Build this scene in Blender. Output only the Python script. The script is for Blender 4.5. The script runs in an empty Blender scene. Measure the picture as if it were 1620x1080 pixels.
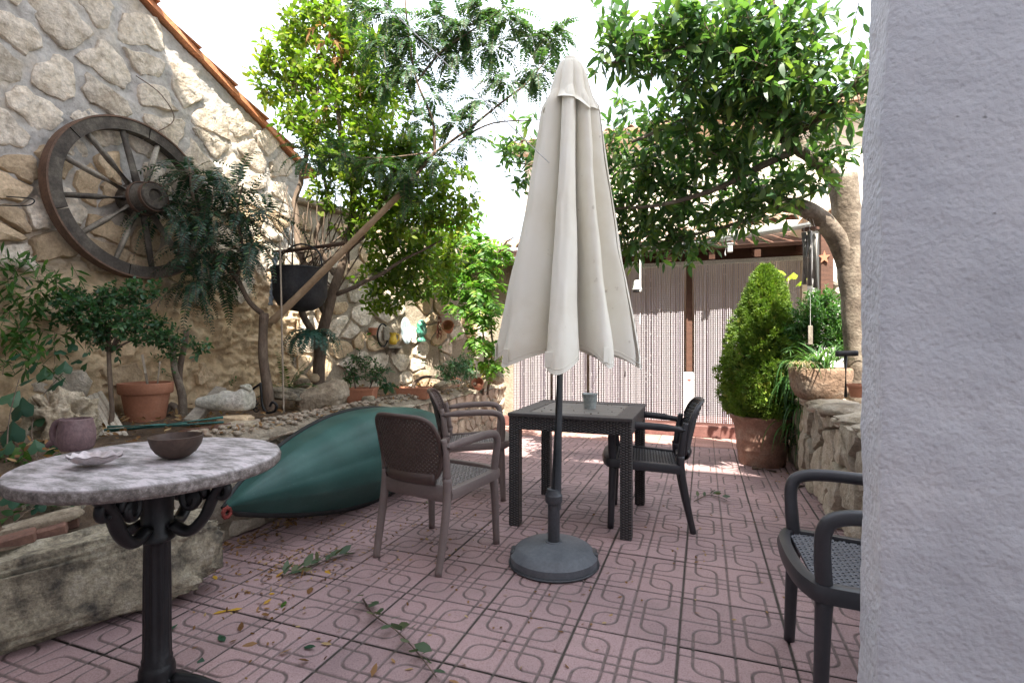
import bpy, math, random
import numpy as np
from mathutils import Vector, Matrix, noise as mnoise
random.seed(7); rng = np.random.default_rng(11)
R = math.radians; PI = math.pi
SC = bpy.context.scene
COL = SC.collection

# ------------------------------------------------------------------ camera, sky, sun, exposure
FPX, CAMH, YAW = 815.0, 1.22, R(20.35)          # focal length in photo pixels (1620 wide), eye height, turn to the left
cd = bpy.data.cameras.new('camera'); cam = bpy.data.objects.new('camera', cd); COL.objects.link(cam)
cd.sensor_width = 36.0; cd.lens = 36.0 * FPX / 1620.0; cd.clip_start = 0.05; cd.clip_end = 2000
cam.location = (0, 0, CAMH); cam.rotation_euler = (R(90), 0, YAW)
SC.camera = cam

SUN_AZ, SUN_EL = R(30), R(55.3)                  # sun behind the camera and to its right, high
W = bpy.data.worlds.new('World'); SC.world = W; W.use_nodes = True
wn = W.node_tree.nodes; wl = W.node_tree.links
bg = wn['Background']
sky = wn.new('ShaderNodeTexSky'); sky.sky_type = 'NISHITA'; sky.sun_disc = False
sky.sun_elevation = SUN_EL; sky.sun_rotation = PI - SUN_AZ; sky.air_density = 1.3; sky.dust_density = 3.0; sky.ozone_density = 1.0
tcw = wn.new('ShaderNodeTexCoord'); nzw = wn.new('ShaderNodeTexNoise'); nzw.inputs['Scale'].default_value = 2.2
nzw.inputs['Detail'].default_value = 7; nzw.inputs['Roughness'].default_value = 0.6
wl.new(tcw.outputs['Generated'], nzw.inputs['Vector'])
rmp = wn.new('ShaderNodeValToRGB'); rmp.color_ramp.elements[0].position = 0.30; rmp.color_ramp.elements[1].position = 0.62
rmp.color_ramp.elements[0].color = (.55, .55, .55, 1); rmp.color_ramp.elements[1].color = (.96, .96, .96, 1)
wl.new(nzw.outputs['Fac'], rmp.inputs['Fac'])
mxw = wn.new('ShaderNodeMixRGB'); mxw.inputs['Color2'].default_value = (4.3, 4.6, 5.1, 1)      # bright thin cloud
wl.new(rmp.outputs['Color'], mxw.inputs['Fac']); wl.new(sky.outputs['Color'], mxw.inputs['Color1'])
wl.new(mxw.outputs['Color'], bg.inputs['Color']); bg.inputs['Strength'].default_value = 0.15
sl = bpy.data.lights.new('sun', 'SUN'); so = bpy.data.objects.new('sun', sl); COL.objects.link(so)
sl.energy = 5.0; sl.angle = R(0.53); sl.color = (1.0, 0.94, 0.85)
sdir = Vector((-math.sin(SUN_AZ) * math.cos(SUN_EL), math.cos(SUN_AZ) * math.cos(SUN_EL), -math.sin(SUN_EL)))
so.rotation_euler = sdir.to_track_quat('-Z', 'Y').to_euler(); so.location = (6, -8, 14)
SC.view_settings.view_transform = 'Standard'; SC.view_settings.look = 'None'
SC.view_settings.exposure = 1.95; SC.view_settings.gamma = 1.0
SC.cycles.max_bounces = 8; SC.cycles.diffuse_bounces = 4; SC.cycles.transparent_max_bounces = 8

# ------------------------------------------------------------------ measuring helpers: photo pixel + real distance -> place
_fw = (-math.sin(YAW), math.cos(YAW)); _rt = (math.cos(YAW), math.sin(YAW))
def D(px, py, d):
    l = (px - 810) / FPX * d
    return Vector((_fw[0]*d + _rt[0]*l, _fw[1]*d + _rt[1]*l, CAMH - (py - 540) / FPX * d))
def AZ(px, py, z=0.0): return D(px, py, (CAMH - z) * FPX / (py - 540))
def AX(px, py, x): return D(px, py, x / (_fw[0] + _rt[0]*(px-810)/FPX))
def AY(px, py, y): return D(px, py, y / (_fw[1] + _rt[1]*(px-810)/FPX))

# ------------------------------------------------------------------ materials
def new_mat(name):
    m = bpy.data.materials.new(name); m.use_nodes = True
    return m, m.node_tree.nodes, m.node_tree.links, m.node_tree.nodes['Principled BSDF']
def ramp(n, stops):
    r = n.new('ShaderNodeValToRGB'); e = r.color_ramp.elements
    while len(e) < len(stops): e.new(0.5)
    for i, (p, c) in enumerate(stops):
        e[i].position = p; e[i].color = (c[0], c[1], c[2], 1)
    return r
def noise_node(n, l, vec, scale, detail=6, rough=.6):
    t = n.new('ShaderNodeTexNoise'); t.inputs['Scale'].default_value = scale
    t.inputs['Detail'].default_value = detail; t.inputs['Roughness'].default_value = rough
    l.new(vec, t.inputs['Vector']); return t
def pm(name, stops, scale=5, rough=.7, bump=.3, bscale=40, bdist=.01, metal=0, spec=.4, coord='Object', perobj=0.0, mott=.25, mscale=60, coat=0, rvar=0, stretch=None, world=False):
    """Procedural material: colour ramp over noise, fine mottling, bump, per-object tint."""
    m, n, l, b = new_mat(name)
    if world:
        g = n.new('ShaderNodeNewGeometry'); vec = g.outputs['Position']
    else:
        tc = n.new('ShaderNodeTexCoord'); vec = tc.outputs[coord]
    oi = n.new('ShaderNodeObjectInfo')
    if not world:
        ad = n.new('ShaderNodeVectorMath'); ad.operation = 'ADD'; l.new(vec, ad.inputs[0])
        sc_ = n.new('ShaderNodeVectorMath'); sc_.operation = 'SCALE'; sc_.inputs['Scale'].default_value = 37.0
        cb = n.new('ShaderNodeCombineXYZ')
        for k in range(3): l.new(oi.outputs['Random'], cb.inputs[k])
        l.new(cb.outputs[0], sc_.inputs[0]); l.new(sc_.outputs[0], ad.inputs[1]); vec = ad.outputs[0]
    if stretch:
        mp = n.new('ShaderNodeMapping'); mp.inputs['Scale'].default_value = stretch; l.new(vec, mp.inputs['Vector']); vec = mp.outputs[0]
    t = noise_node(n, l, vec, scale)
    rp = ramp(n, stops); l.new(t.outputs['Fac'], rp.inputs['Fac'])
    t2 = noise_node(n, l, vec, mscale, 4, .7)
    mr = n.new('ShaderNodeMapRange'); mr.inputs['From Min'].default_value = .3; mr.inputs['From Max'].default_value = .7
    mr.inputs['To Min'].default_value = 1 - mott; mr.inputs['To Max'].default_value = 1 + mott; l.new(t2.outputs['Fac'], mr.inputs['Value'])
    mul = n.new('ShaderNodeVectorMath'); mul.operation = 'SCALE'; l.new(rp.outputs['Color'], mul.inputs[0]); l.new(mr.outputs[0], mul.inputs['Scale'])
    out = mul.outputs[0]
    if perobj:
        m2 = n.new('ShaderNodeMapRange'); m2.inputs['To Min'].default_value = 1 - perobj; m2.inputs['To Max'].default_value = 1 + perobj
        l.new(oi.outputs['Random'], m2.inputs['Value'])
        s2 = n.new('ShaderNodeVectorMath'); s2.operation = 'SCALE'; l.new(out, s2.inputs[0]); l.new(m2.outputs[0], s2.inputs['Scale']); out = s2.outputs[0]
    l.new(out, b.inputs['Base Color'])
    b.inputs['Roughness'].default_value = rough; b.inputs['Metallic'].default_value = metal; b.inputs['Specular IOR Level'].default_value = spec
    b.inputs['Coat Weight'].default_value = coat
    if rvar:
        m3 = n.new('ShaderNodeMapRange'); m3.inputs['To Min'].default_value = rough - rvar; m3.inputs['To Max'].default_value = rough + rvar
        l.new(t2.outputs['Fac'], m3.inputs['Value']); l.new(m3.outputs[0], b.inputs['Roughness'])
    if bump:
        t3 = noise_node(n, l, vec, bscale, 8, .65)
        bp = n.new('ShaderNodeBump'); bp.inputs['Strength'].default_value = bump; bp.inputs['Distance'].default_value = bdist
        l.new(t3.outputs['Fac'], bp.inputs['Height']); l.new(bp.outputs[0], b.inputs['Normal'])
    return m
def leaf_mat(name, stops, trans=.35, rough=.45, spec=.4):
    """Leaf: colour from the per-leaf 'rnd' attribute (and the object's random), some light passing through."""
    m, n, l, b = new_mat(name)
    at = n.new('ShaderNodeAttribute'); at.attribute_name = 'rnd'
    oi = n.new('ShaderNodeObjectInfo')
    ad = n.new('ShaderNodeMath'); ad.operation = 'ADD'; l.new(at.outputs['Fac'], ad.inputs[0]); l.new(oi.outputs['Random'], ad.inputs[1])
    fr = n.new('ShaderNodeMath'); fr.operation = 'FRACT'; l.new(ad.outputs[0], fr.inputs[0])
    rp = ramp(n, stops); l.new(fr.outputs[0], rp.inputs['Fac'])
    l.new(rp.outputs['Color'], b.inputs['Base Color']); b.inputs['Roughness'].default_value = rough; b.inputs['Specular IOR Level'].default_value = spec
    tr = n.new('ShaderNodeBsdfTranslucent')
    br = n.new('ShaderNodeVectorMath'); br.operation = 'MULTIPLY'; br.inputs[1].default_value = (1.5, 1.7, .7); l.new(rp.outputs['Color'], br.inputs[0])
    l.new(br.outputs[0], tr.inputs['Color'])
    mx = n.new('ShaderNodeMixShader'); mx.inputs['Fac'].default_value = trans
    l.new(b.outputs[0], mx.inputs[1]); l.new(tr.outputs[0], mx.inputs[2])
    l.new(mx.outputs[0], n['Material Output'].inputs['Surface'])
    return m

# ------------------------------------------------------------------ objects and properties
def link(name, me, mat, parent=None, smooth=True, loc=None, rot=None):
    o = bpy.data.objects.new(name, me)
    COL.objects.link(o)
    if mat is not None:
        if len(me.materials) == 0: me.materials.append(mat)
    if smooth and len(me.polygons): me.polygons.foreach_set('use_smooth', np.ones(len(me.polygons), dtype=bool))
    if parent is not None: o.parent = parent
    if loc is not None: o.location = loc
    if rot is not None: o.rotation_euler = rot
    return o
def tag(o, label=None, cat=None, group=None, kind=None):
    if label: o['label'] = label
    if cat: o['category'] = cat
    if group: o['group'] = group
    if kind: o['kind'] = kind
    return o
def thing(name, label, cat, loc=(0, 0, 0), rz=0.0, group=None):
    o = bpy.data.objects.new(name, None); COL.objects.link(o); o.empty_display_size = .1
    o.location = loc; o.rotation_euler = (0, 0, rz)
    return tag(o, label, cat, group)
def kids(o): return [c for c in bpy.data.objects if c.parent is o]
def copy_tree(o, parent=None):
    c = o.copy(); COL.objects.link(c); c.parent = parent
    for ch in kids(o): copy_tree(ch, c)
    return c
def nz(p, s=1.0, o=0.0): return mnoise.noise(Vector((p[0]*s+o, p[1]*s+o*1.7, p[2]*s-o)))
def basis(d, up=Vector((0, 0, 1))):
    d = Vector(d).normalized()
    if abs(d.dot(up)) > .98: up = Vector((1, 0, 0))
    x = d.cross(up).normalized(); y = x.cross(d).normalized()
    return x, y, d
class MB:
    """Collects shapes, built as one mesh object."""
    def __init__(s): s.v = []; s.f = []; s.M = None
    def add(s, vs, fs):
        k = len(s.v)
        s.v += [tuple(s.M @ Vector(q)) if s.M else tuple(q) for q in vs]
        s.f += [tuple(i + k for i in f) for f in fs]; return s
    def box(s, c, size, rot=None, bev=0.0, taper=1.0):
        hx, hy, hz = size[0]/2, size[1]/2, size[2]/2; b = min(bev, hx*.9, hy*.9, hz*.9)
        M = Matrix.Translation(c) @ (rot.to_4x4() if rot is not None else Matrix())
        if b <= 0:
            vs = [(x*(taper if z > 0 else 1), y*(taper if z > 0 else 1), z) for z in (-hz, hz) for y in (-hy, hy) for x in (-hx, hx)]
            fs = [(0,2,3,1),(4,5,7,6),(0,1,5,4),(2,6,7,3),(0,4,6,2),(1,3,7,5)]
        else:
            vs = []; fs = []
            lay = [(-hz, b), (-hz+b, 0), (hz-b, 0), (hz, b)]
            for z, i in lay:
                t = taper if z > 0 else 1
                X, Y = (hx-i)*t, (hy-i)*t; c_ = b*.6 if i == 0 else b*.3
                vs += [(-X+c_,-Y,z),(X-c_,-Y,z),(X,-Y+c_,z),(X,Y-c_,z),(X-c_,Y,z),(-X+c_,Y,z),(-X,Y-c_,z),(-X,-Y+c_,z)]
            fs = [tuple(range(7,-1,-1)), tuple(range(24,32))]
            for a in range(3):
                for k in range(8): fs.append((a*8+k, a*8+(k+1)%8, a*8+8+(k+1)%8, a*8+8+k))
        return s.add([M @ Vector(q) for q in vs], fs)
    def tube(s, pts, rad, n=8, cap=True, flat=1.0, closed=False):
        pts = [Vector(p) for p in pts]; m = len(pts)
        rad = list(rad) if hasattr(rad, '__len__') else [rad]*m
        vs = []; fs = []; up = Vector((0, 0, 1)); px = None
        for i, p in enumerate(pts):
            if closed: d = pts[(i+1) % m] - pts[i-1]
            else: d = pts[min(i+1, m-1)] - pts[max(i-1, 0)]
            if d.length < 1e-9: d = Vector((0, 0, 1))
            d.normalize()
            if px is None: x, y, _ = basis(d)
            else:
                x = (px - d * px.dot(d))
                x = x.normalized() if x.length > 1e-6 else basis(d)[0]
                y = d.cross(x).normalized()
            px = x
            for k in range(n):
                a = 2*PI*k/n
                vs.append(p + x*math.cos(a)*rad[i] + y*math.sin(a)*rad[i]*flat)
        for i in range(m if closed else m-1):
            j = (i+1) % m
            for k in range(n): fs.append((i*n+k, i*n+(k+1)%n, j*n+(k+1)%n, j*n+k))
        if cap and not closed: fs += [tuple(range(n-1, -1, -1)), tuple((m-1)*n+k for k in range(n))]
        return s.add(vs, fs)
    def lathe(s, prof, n=24, c=(0, 0, 0), jit=0, cap=True):
        vs = []; fs = []
        for i, (r, z) in enumerate(prof):
            for k in range(n):
                a = 2*PI*k/n; rr = r*(1+jit*nz((math.cos(a)*2, math.sin(a)*2, z*6)))
                vs.append((c[0]+rr*math.cos(a), c[1]+rr*math.sin(a), c[2]+z))
        for i in range(len(prof)-1):
            for k in range(n): fs.append((i*n+k, i*n+(k+1)%n, (i+1)*n+(k+1)%n, (i+1)*n+k))
        if cap: fs += [tuple(range(n-1, -1, -1)), tuple((len(prof)-1)*n+k for k in range(n))]
        return s.add(vs, fs)
    def prism(s, poly, z0, z1, M=None):
        n = len(poly); M = M or Matrix()
        vs = [M @ Vector((x, y, z0)) for x, y in poly] + [M @ Vector((x, y, z1)) for x, y in poly]
        fs = [tuple(range(n-1, -1, -1)), tuple(range(n, 2*n))] + [(k, (k+1)%n, n+(k+1)%n, n+k) for k in range(n)]
        return s.add(vs, fs)
    def grid(s, nu, nv, fn, keep=None):
        vs = [fn(i/nu, j/nv) for j in range(nv+1) for i in range(nu+1)]
        fs = [(j*(nu+1)+i, j*(nu+1)+i+1, (j+1)*(nu+1)+i+1, (j+1)*(nu+1)+i) for j in range(nv) for i in range(nu) if keep is None or keep(i, j)]
        return s.add(vs, fs)
    def blob(s, c, r, seg=10, rings=7, amp=.2, ns=3.0, flat=0, seed=0.0, M=None):
        vs = []; fs = []
        for i in range(rings+1):
            t = PI*i/rings
            for k in range(seg):
                a = 2*PI*k/seg
                p = Vector((math.sin(t)*math.cos(a), math.sin(t)*math.sin(a), math.cos(t)))
                q = 1 + amp*nz(p, ns*.5, seed) + amp*.6*nz(p, ns, seed+5) + amp*.35*nz(p, ns*2.3, seed+9)
                p = Vector((p.x*r[0]*q, p.y*r[1]*q, p.z*r[2]*q))
                if flat: p.z = max(p.z, -r[2]*flat)
                if M: p = M @ p
                vs.append(p + Vector(c))
        for i in range(rings):
            for k in range(seg): fs.append((i*seg+k, (i+1)*seg+k, (i+1)*seg+(k+1)%seg, i*seg+(k+1)%seg))
        return s.add(vs, fs)
    def mesh(s, name='m'):
        me = bpy.data.meshes.new(name); me.from_pydata(s.v, [], s.f); me.validate(); me.update(); return me
    def build(s, name, mat, parent=None, smooth=False, loc=None, rot=None, auto=None):
        o = link(name, s.mesh(name), mat, parent, smooth or auto is not None, loc, rot)
        if auto is not None:
            try:
                o.data.set_sharp_from_angle(angle=R(auto))
            except Exception: pass
        return o
def crom(pts, per=6):
    """Smooth path through points."""
    P = [Vector(p) for p in pts]; out = []
    for i in range(len(P)-1):
        a, b, c, d = P[max(i-1, 0)], P[i], P[i+1], P[min(i+2, len(P)-1)]
        for k in range(per):
            t = k/per
            out.append(.5*((2*b) + (c-a)*t + (2*a-5*b+4*c-d)*t*t + (3*b-a-3*c+d)*t*t*t))
    return out + [P[-1]]
def lerpr(r0, r1, n): return [r0+(r1-r0)*i/(n-1) for i in range(n)]

# ------------------------------------------------------------------ leaves: many small faces in one mesh, by numpy
def unit(a): return a / np.maximum(np.linalg.norm(a, axis=-1, keepdims=True), 1e-9)
def leaf_mesh(name, base, dirv, nrm, L, Wd, droop=.15, rnd=None, shape='oval'):
    """One leaf of six points per row: base, two shoulders, two flanks, tip."""
    N = len(base); dirv = unit(dirv); side = unit(np.cross(dirv, nrm)); up = np.cross(side, dirv)
    L = np.broadcast_to(np.asarray(L, float), (N,))[:, None]; Wd = np.broadcast_to(np.asarray(Wd, float), (N,))[:, None]
    tt = [0, .35, .35, .72, .72, 1.0]; ww = [0, .5, -.5, .38, -.38, 0] if shape == 'oval' else [0, .3, -.3, .25, -.25, 0]
    cup = [0, .10, .10, .06, .06, 0]
    V = np.zeros((N, 6, 3))
    for k in range(6):
        V[:, k] = base + dirv*L*tt[k] + side*Wd*ww[k] + up*Wd*cup[k]*1.2 - np.array([0, 0, 1.])*L*droop*tt[k]**2
    k = np.arange(N)[:, None]*6
    tris = np.concatenate([k+np.array([[0, 1, 2]]), k+np.array([[3, 5, 4]])], 1).reshape(-1)
    quads = (k+np.array([[1, 3, 4, 2]])).reshape(-1)
    me = bpy.data.meshes.new(name)
    me.vertices.add(N*6); me.vertices.foreach_set('co', V.reshape(-1))
    nl = N*6+N*4; me.loops.add(nl); me.polygons.add(N*3)
    me.loops.foreach_set('vertex_index', np.concatenate([tris, quads]).astype(np.int32))
    st = np.concatenate([np.arange(N*2)*3, N*6+np.arange(N)*4]).astype(np.int32)
    me.polygons.foreach_set('loop_start', st)
    me.update(calc_edges=True); me.validate()
    if rnd is None: rnd = rng.random(N)
    at = me.attributes.new('rnd', 'FLOAT', 'POINT'); at.data.foreach_set('value', np.repeat(np.asarray(rnd, float), 6))
    return me
def twig_leaves(blobs, per, leaf_len, leaf_w, twig=.22, per_twig=9, seed=1, up=.25, size_var=.3, centre=None, spread=.9):
    """Leaves set along short twigs scattered through blob volumes. blobs: (centre, radius, density)."""
    g = np.random.default_rng(seed); B=[]; Dv=[]; Nn=[]; Ls=[]; Ws=[]; tw=[]
    for (c, r, dens) in blobs:
        c = np.array(c, float); r = np.array(r, float) if hasattr(r, '__len__') else np.array([r]*3, float)
        n = max(1, int(per*dens))
        for _ in range(n):
            q = unit(g.normal(size=3)); rad = g.random()**.45
            p = c + q*rad*r
            d = unit(q*.8 + g.normal(size=3)*.6 + np.array([0, 0, up]))
            tl = twig*(.6+.8*g.random()); s0 = p - d*tl*.5
            tw.append((s0, s0+d*tl))
            for k in range(per_twig):
                t = (k+.5)/per_twig; ang = k*2.4+g.random()
                x = unit(np.cross(d, np.array([.3, .2, 1.]))); y = np.cross(d, x)
                o = x*math.cos(ang)+y*math.sin(ang)
                ld = unit(d*(.5+.5*t)+o*spread+g.normal(size=3)*.2)
                B.append(s0+d*tl*t); Dv.append(ld)
                Nn.append(unit(np.array([0, 0, 1.])*.9+g.normal(size=3)*.5+d*.2))
                s = 1+size_var*(g.random()*2-1); Ls.append(leaf_len*s); Ws.append(leaf_w*s*(.85+.3*g.random()))
    return np.array(B), np.array(Dv), np.array(Nn), np.array(Ls), np.array(Ws), tw
def twig_mesh(tw, r, step=1):
    mb = MB()
    for a, b in tw[::step]: mb.tube([a, b], [r, r*.5], 3, cap=False)
    return mb
def frond_arrays(roots, g, length, nleaf, ll, lw, droop, arch=.25):
    """Pinnate fronds: leaflets in pairs along an arching midrib. roots: (origin, direction, scale)."""
    B=[]; Dv=[]; Nn=[]; Ls=[]; Ws=[]; ribs=[]
    for (o, d, s) in roots:
        o = np.array(o, float); d = unit(np.array(d, float)); Lf = length*s*(.75+.5*g.random())
        pts = []; p = o.copy(); dd = d.copy(); m = nleaf
        for k in range(m+1):
            pts.append(p.copy()); p = p + dd*Lf/m
            dd = unit(dd + np.array([0, 0, -1.])*droop/m*(1+.6*k/m))
        ribs.append(pts)
        for k in range(1, m+1):
            t = k/m; tang = unit(pts[k]-pts[k-1])
            sd = np.cross(tang, np.array([0, 0, 1.])); 
            if np.linalg.norm(sd) < .15: sd = np.cross(tang, np.array([g.random()-.5, 1., 0]))
            sd = unit(sd); nn = np.cross(sd, tang)
            sc = s*(.55+.75*math.sin(PI*min(1, t*.85+.12)))*(1-.45*t)
            for sg in (-1, 1):
                B.append(pts[k]); Dv.append(unit(sd*sg+tang*.45+nn*arch*-.4+g.normal(size=3)*.12)); Nn.append(nn+g.normal(size=3)*.2)
                Ls.append(ll*sc); Ws.append(lw*sc)
    return np.array(B), np.array(Dv), np.array(Nn), np.array(Ls), np.array(Ws), ribs
def rib_mesh(ribs, r):
    mb = MB()
    for p in ribs: mb.tube(p[::3]+[p[-1]], lerpr(r, r*.4, len(p[::3])+1), 3, cap=False)
    return mb

# ------------------------------------------------------------------ materials used by the setting
M = {}
M['earth'] = pm('earth', [(.3, (.10, .065, .04)), (.7, (.17, .115, .07))], 4, .95, .8, 30, .02)
M['joint'] = pm('joint_dirt', [(.3, (.06, .050, .043)), (.7, (.10, .085, .07))], 8, .95, .6, 60, .005)
M['mortar'] = None
M['stone'] = pm('wall_stone', [(.2, (.36, .28, .20)), (.42, (.56, .475, .37)), (.6, (.68, .595, .49)), (.8, (.50, .38, .26))], 9, .92, 1.0, 18, .035, perobj=.22, mott=.32, mscale=30)
M['stone_tan'] = pm('wall_stone_tan', [(.2, (.38, .27, .16)), (.5, (.56, .42, .27)), (.8, (.46, .34, .23))], 7, .95, .9, 24, .02, perobj=.25)
M['stone_grey'] = pm('garden_stone', [(.2, (.24, .20, .15)), (.45, (.38, .32, .24)), (.62, (.46, .40, .32)), (.8, (.33, .24, .17))], 9, .95, .9, 24, .02, perobj=.28)
M['mortar_sand'] = pm('mortar_sand', [(.3, (.27, .22, .16)), (.7, (.40, .34, .26))], 6, .95, .9, 35, .02, world=True)
M['clay_tile'] = pm('clay_tile', [(.25, (.36, .13, .06)), (.55, (.50, .21, .10)), (.8, (.46, .27, .17))], 6, .9, .5, 30, .01, perobj=.25)
M['cream'] = pm('cream_render', [(.3, (.68, .60, .48)), (.7, (.78, .71, .60))], 2, .92, .3, 50, .006, world=True, mott=.06)
M['white_wall'] = pm('white_render', [(.3, (.74, .72, .68)), (.7, (.82, .80, .77))], 3, .92, .3, 50, .006, world=True, mott=.05)
M['room_shade'] = pm('room_shade_wall', [(.3, (.045, .042, .04)), (.7, (.07, .065, .06))], 3, .9, .2)  # near-black wall colour stands for the shade of the unlit room
M['wood_dark'] = pm('dark_wood', [(.3, (.075, .035, .022)), (.7, (.14, .065, .04))], 6, .7, .5, 40, .006, stretch=(1, 8, 8))
M['zinc'] = pm('zinc', [(.3, (.42, .44, .44)), (.7, (.55, .57, .57))], 4, .45, .1, 30, metal=.4, spec=.5)
M['white_paint'] = pm('white_paint', [(.3, (.72, .69, .63)), (.7, (.80, .78, .73))], 5, .55, .1, 40)
M['iron'] = pm('iron', [(.3, (.005, .005, .006)), (.6, (.010, .010, .011)), (.8, (.022, .020, .019))], 12, .42, .4, 60, .004, spec=.4)
M['rust'] = pm('rust', [(.3, (.075, .045, .032)), (.6, (.14, .08, .052)), (.8, (.10, .065, .048))], 9, .8, .5, 60, .004, perobj=.1)

def mortar_material():
    """Grey lime mortar above, tan clay render below a wandering line."""
    m, n, l, b = new_mat('gable_mortar')
    g = n.new('ShaderNodeNewGeometry'); vec = g.outputs['Position']
    sp = n.new('ShaderNodeSeparateXYZ'); l.new(vec, sp.inputs[0])
    a = noise_node(n, l, vec, 3.2, 6); a2 = noise_node(n, l, vec, 22, 8, .7); a3 = noise_node(n, l, vec, 1.7, 4)
    up = ramp(n, [(.3, (.40, .37, .335)), (.5, (.50, .47, .43)), (.72, (.52, .44, .34))]); l.new(a.outputs['Fac'], up.inputs['Fac'])
    lo = ramp(n, [(.3, (.50, .355, .21)), (.55, (.68, .51, .32)), (.75, (.58, .46, .32))]); l.new(a.outputs['Fac'], lo.inputs['Fac'])
    ad = n.new('ShaderNodeMath'); ad.operation = 'MULTIPLY_ADD'; l.new(a3.outputs['Fac'], ad.inputs[0]); ad.inputs[1].default_value = 1.1; l.new(sp.outputs['Z'], ad.inputs[2])
    mr = n.new('ShaderNodeMapRange'); mr.inputs['From Min'].default_value = 2.1; mr.inputs['From Max'].default_value = 2.8; l.new(ad.outputs[0], mr.inputs['Value'])
    mx = n.new('ShaderNodeMixRGB'); l.new(mr.outputs[0], mx.inputs['Fac']); l.new(lo.outputs[0], mx.inputs['Color1']); l.new(up.outputs[0], mx.inputs['Color2'])
    m2 = n.new('ShaderNodeMapRange'); m2.inputs['From Min'].default_value = .3; m2.inputs['From Max'].default_value = .7; m2.inputs['To Min'].default_value = .72; m2.inputs['To Max'].default_value = 1.22; l.new(a2.outputs['Fac'], m2.inputs['Value'])
    s = n.new('ShaderNodeVectorMath'); s.operation = 'SCALE'; l.new(mx.outputs[0], s.inputs[0]); l.new(m2.outputs[0], s.inputs['Scale'])
    l.new(s.outputs[0], b.inputs['Base Color']); b.inputs['Roughness'].default_value = .95; b.inputs['Specular IOR Level'].default_value = .2
    bp = n.new('ShaderNodeBump'); bp.inputs['Strength'].default_value = .9; bp.inputs['Distance'].default_value = .02; l.new(a2.outputs['Fac'], bp.inputs['Height']); l.new(bp.outputs[0], b.inputs['Normal'])
    return m
M['mortar'] = mortar_material()

def tile_material():
    m, n, l, b = new_mat('patio_tile')
    tc = n.new('ShaderNodeNewGeometry'); vec = tc.outputs['Position']; oi = n.new('ShaderNodeObjectInfo')
    at = n.new('ShaderNodeAttribute'); at.attribute_name = 'groove'
    sp = n.new('ShaderNodeTexVoronoi'); sp.inputs['Scale'].default_value = 190; l.new(vec, sp.inputs['Vector'])
    spr = ramp(n, [(.0, (.60, .50, .485)), (.22, (.44, .305, .30)), (.6, (.39, .265, .26)), (1, (.29, .19, .19))]); l.new(sp.outputs['Distance'], spr.inputs['Fac'])
    big = noise_node(n, l, vec, 1.3, 5, .55); bigr = ramp(n, [(.32, (.70, .70, .72)), (.5, (.94, .93, .93)), (.7, (1.08, 1.04, 1.02))]); l.new(big.outputs['Fac'], bigr.inputs['Fac'])
    mu = n.new('ShaderNodeMixRGB'); mu.blend_type = 'MULTIPLY'; mu.inputs['Fac'].default_value = 1; l.new(spr.outputs[0], mu.inputs['Color1']); l.new(bigr.outputs[0], mu.inputs['Color2'])
    ob = n.new('ShaderNodeMapRange'); ob.inputs['To Min'].default_value = .80; ob.inputs['To Max'].default_value = 1.10; l.new(oi.outputs['Random'], ob.inputs['Value'])
    s = n.new('ShaderNodeVectorMath'); s.operation = 'SCALE'; l.new(mu.outputs[0], s.inputs[0]); l.new(ob.outputs[0], s.inputs['Scale'])
    mid = noise_node(n, l, vec, 26, 5, .7)
    dirt = n.new('ShaderNodeMixRGB'); dirt.inputs['Color2'].default_value = (.085, .068, .060, 1)
    dm = n.new('ShaderNodeMath'); dm.operation = 'MULTIPLY'; l.new(at.outputs['Fac'], dm.inputs[0])
    dr = n.new('ShaderNodeMapRange'); dr.inputs['From Min'].default_value = .3; dr.inputs['From Max'].default_value = .6; dr.inputs['To Min'].default_value = .55; dr.inputs['To Max'].default_value = 1.0
    l.new(mid.outputs['Fac'], dr.inputs['Value']); l.new(dr.outputs[0], dm.inputs[1]); l.new(dm.outputs[0], dirt.inputs['Fac']); l.new(s.outputs[0], dirt.inputs['Color1'])
    st = noise_node(n, l, vec, 5.5, 7, .7); stm = n.new('ShaderNodeMapRange'); stm.inputs['From Min'].default_value = .56; stm.inputs['From Max'].default_value = .74; stm.inputs['To Max'].default_value = .55; l.new(st.outputs['Fac'], stm.inputs['Value'])
    d2 = n.new('ShaderNodeMixRGB'); d2.inputs['Color2'].default_value = (.20, .16, .14, 1); l.new(stm.outputs[0], d2.inputs['Fac']); l.new(dirt.outputs[0], d2.inputs['Color1'])
    l.new(d2.outputs[0], b.inputs['Base Color']); b.inputs['Roughness'].default_value = .62; b.inputs['Specular IOR Level'].default_value = .35
    bp = n.new('ShaderNodeBump'); bp.inputs['Strength'].default_value = .25; bp.inputs['Distance'].default_value = .002; l.new(sp.outputs['Distance'], bp.inputs['Height']); l.new(bp.outputs[0], b.inputs['Normal'])
    return m
M['tile'] = tile_material()
M['red_tile'] = pm('red_tile', [(.3, (.34, .18, .15)), (.7, (.44, .27, .23))], 6, .7, .2, 60, .003, perobj=.15)

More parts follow.
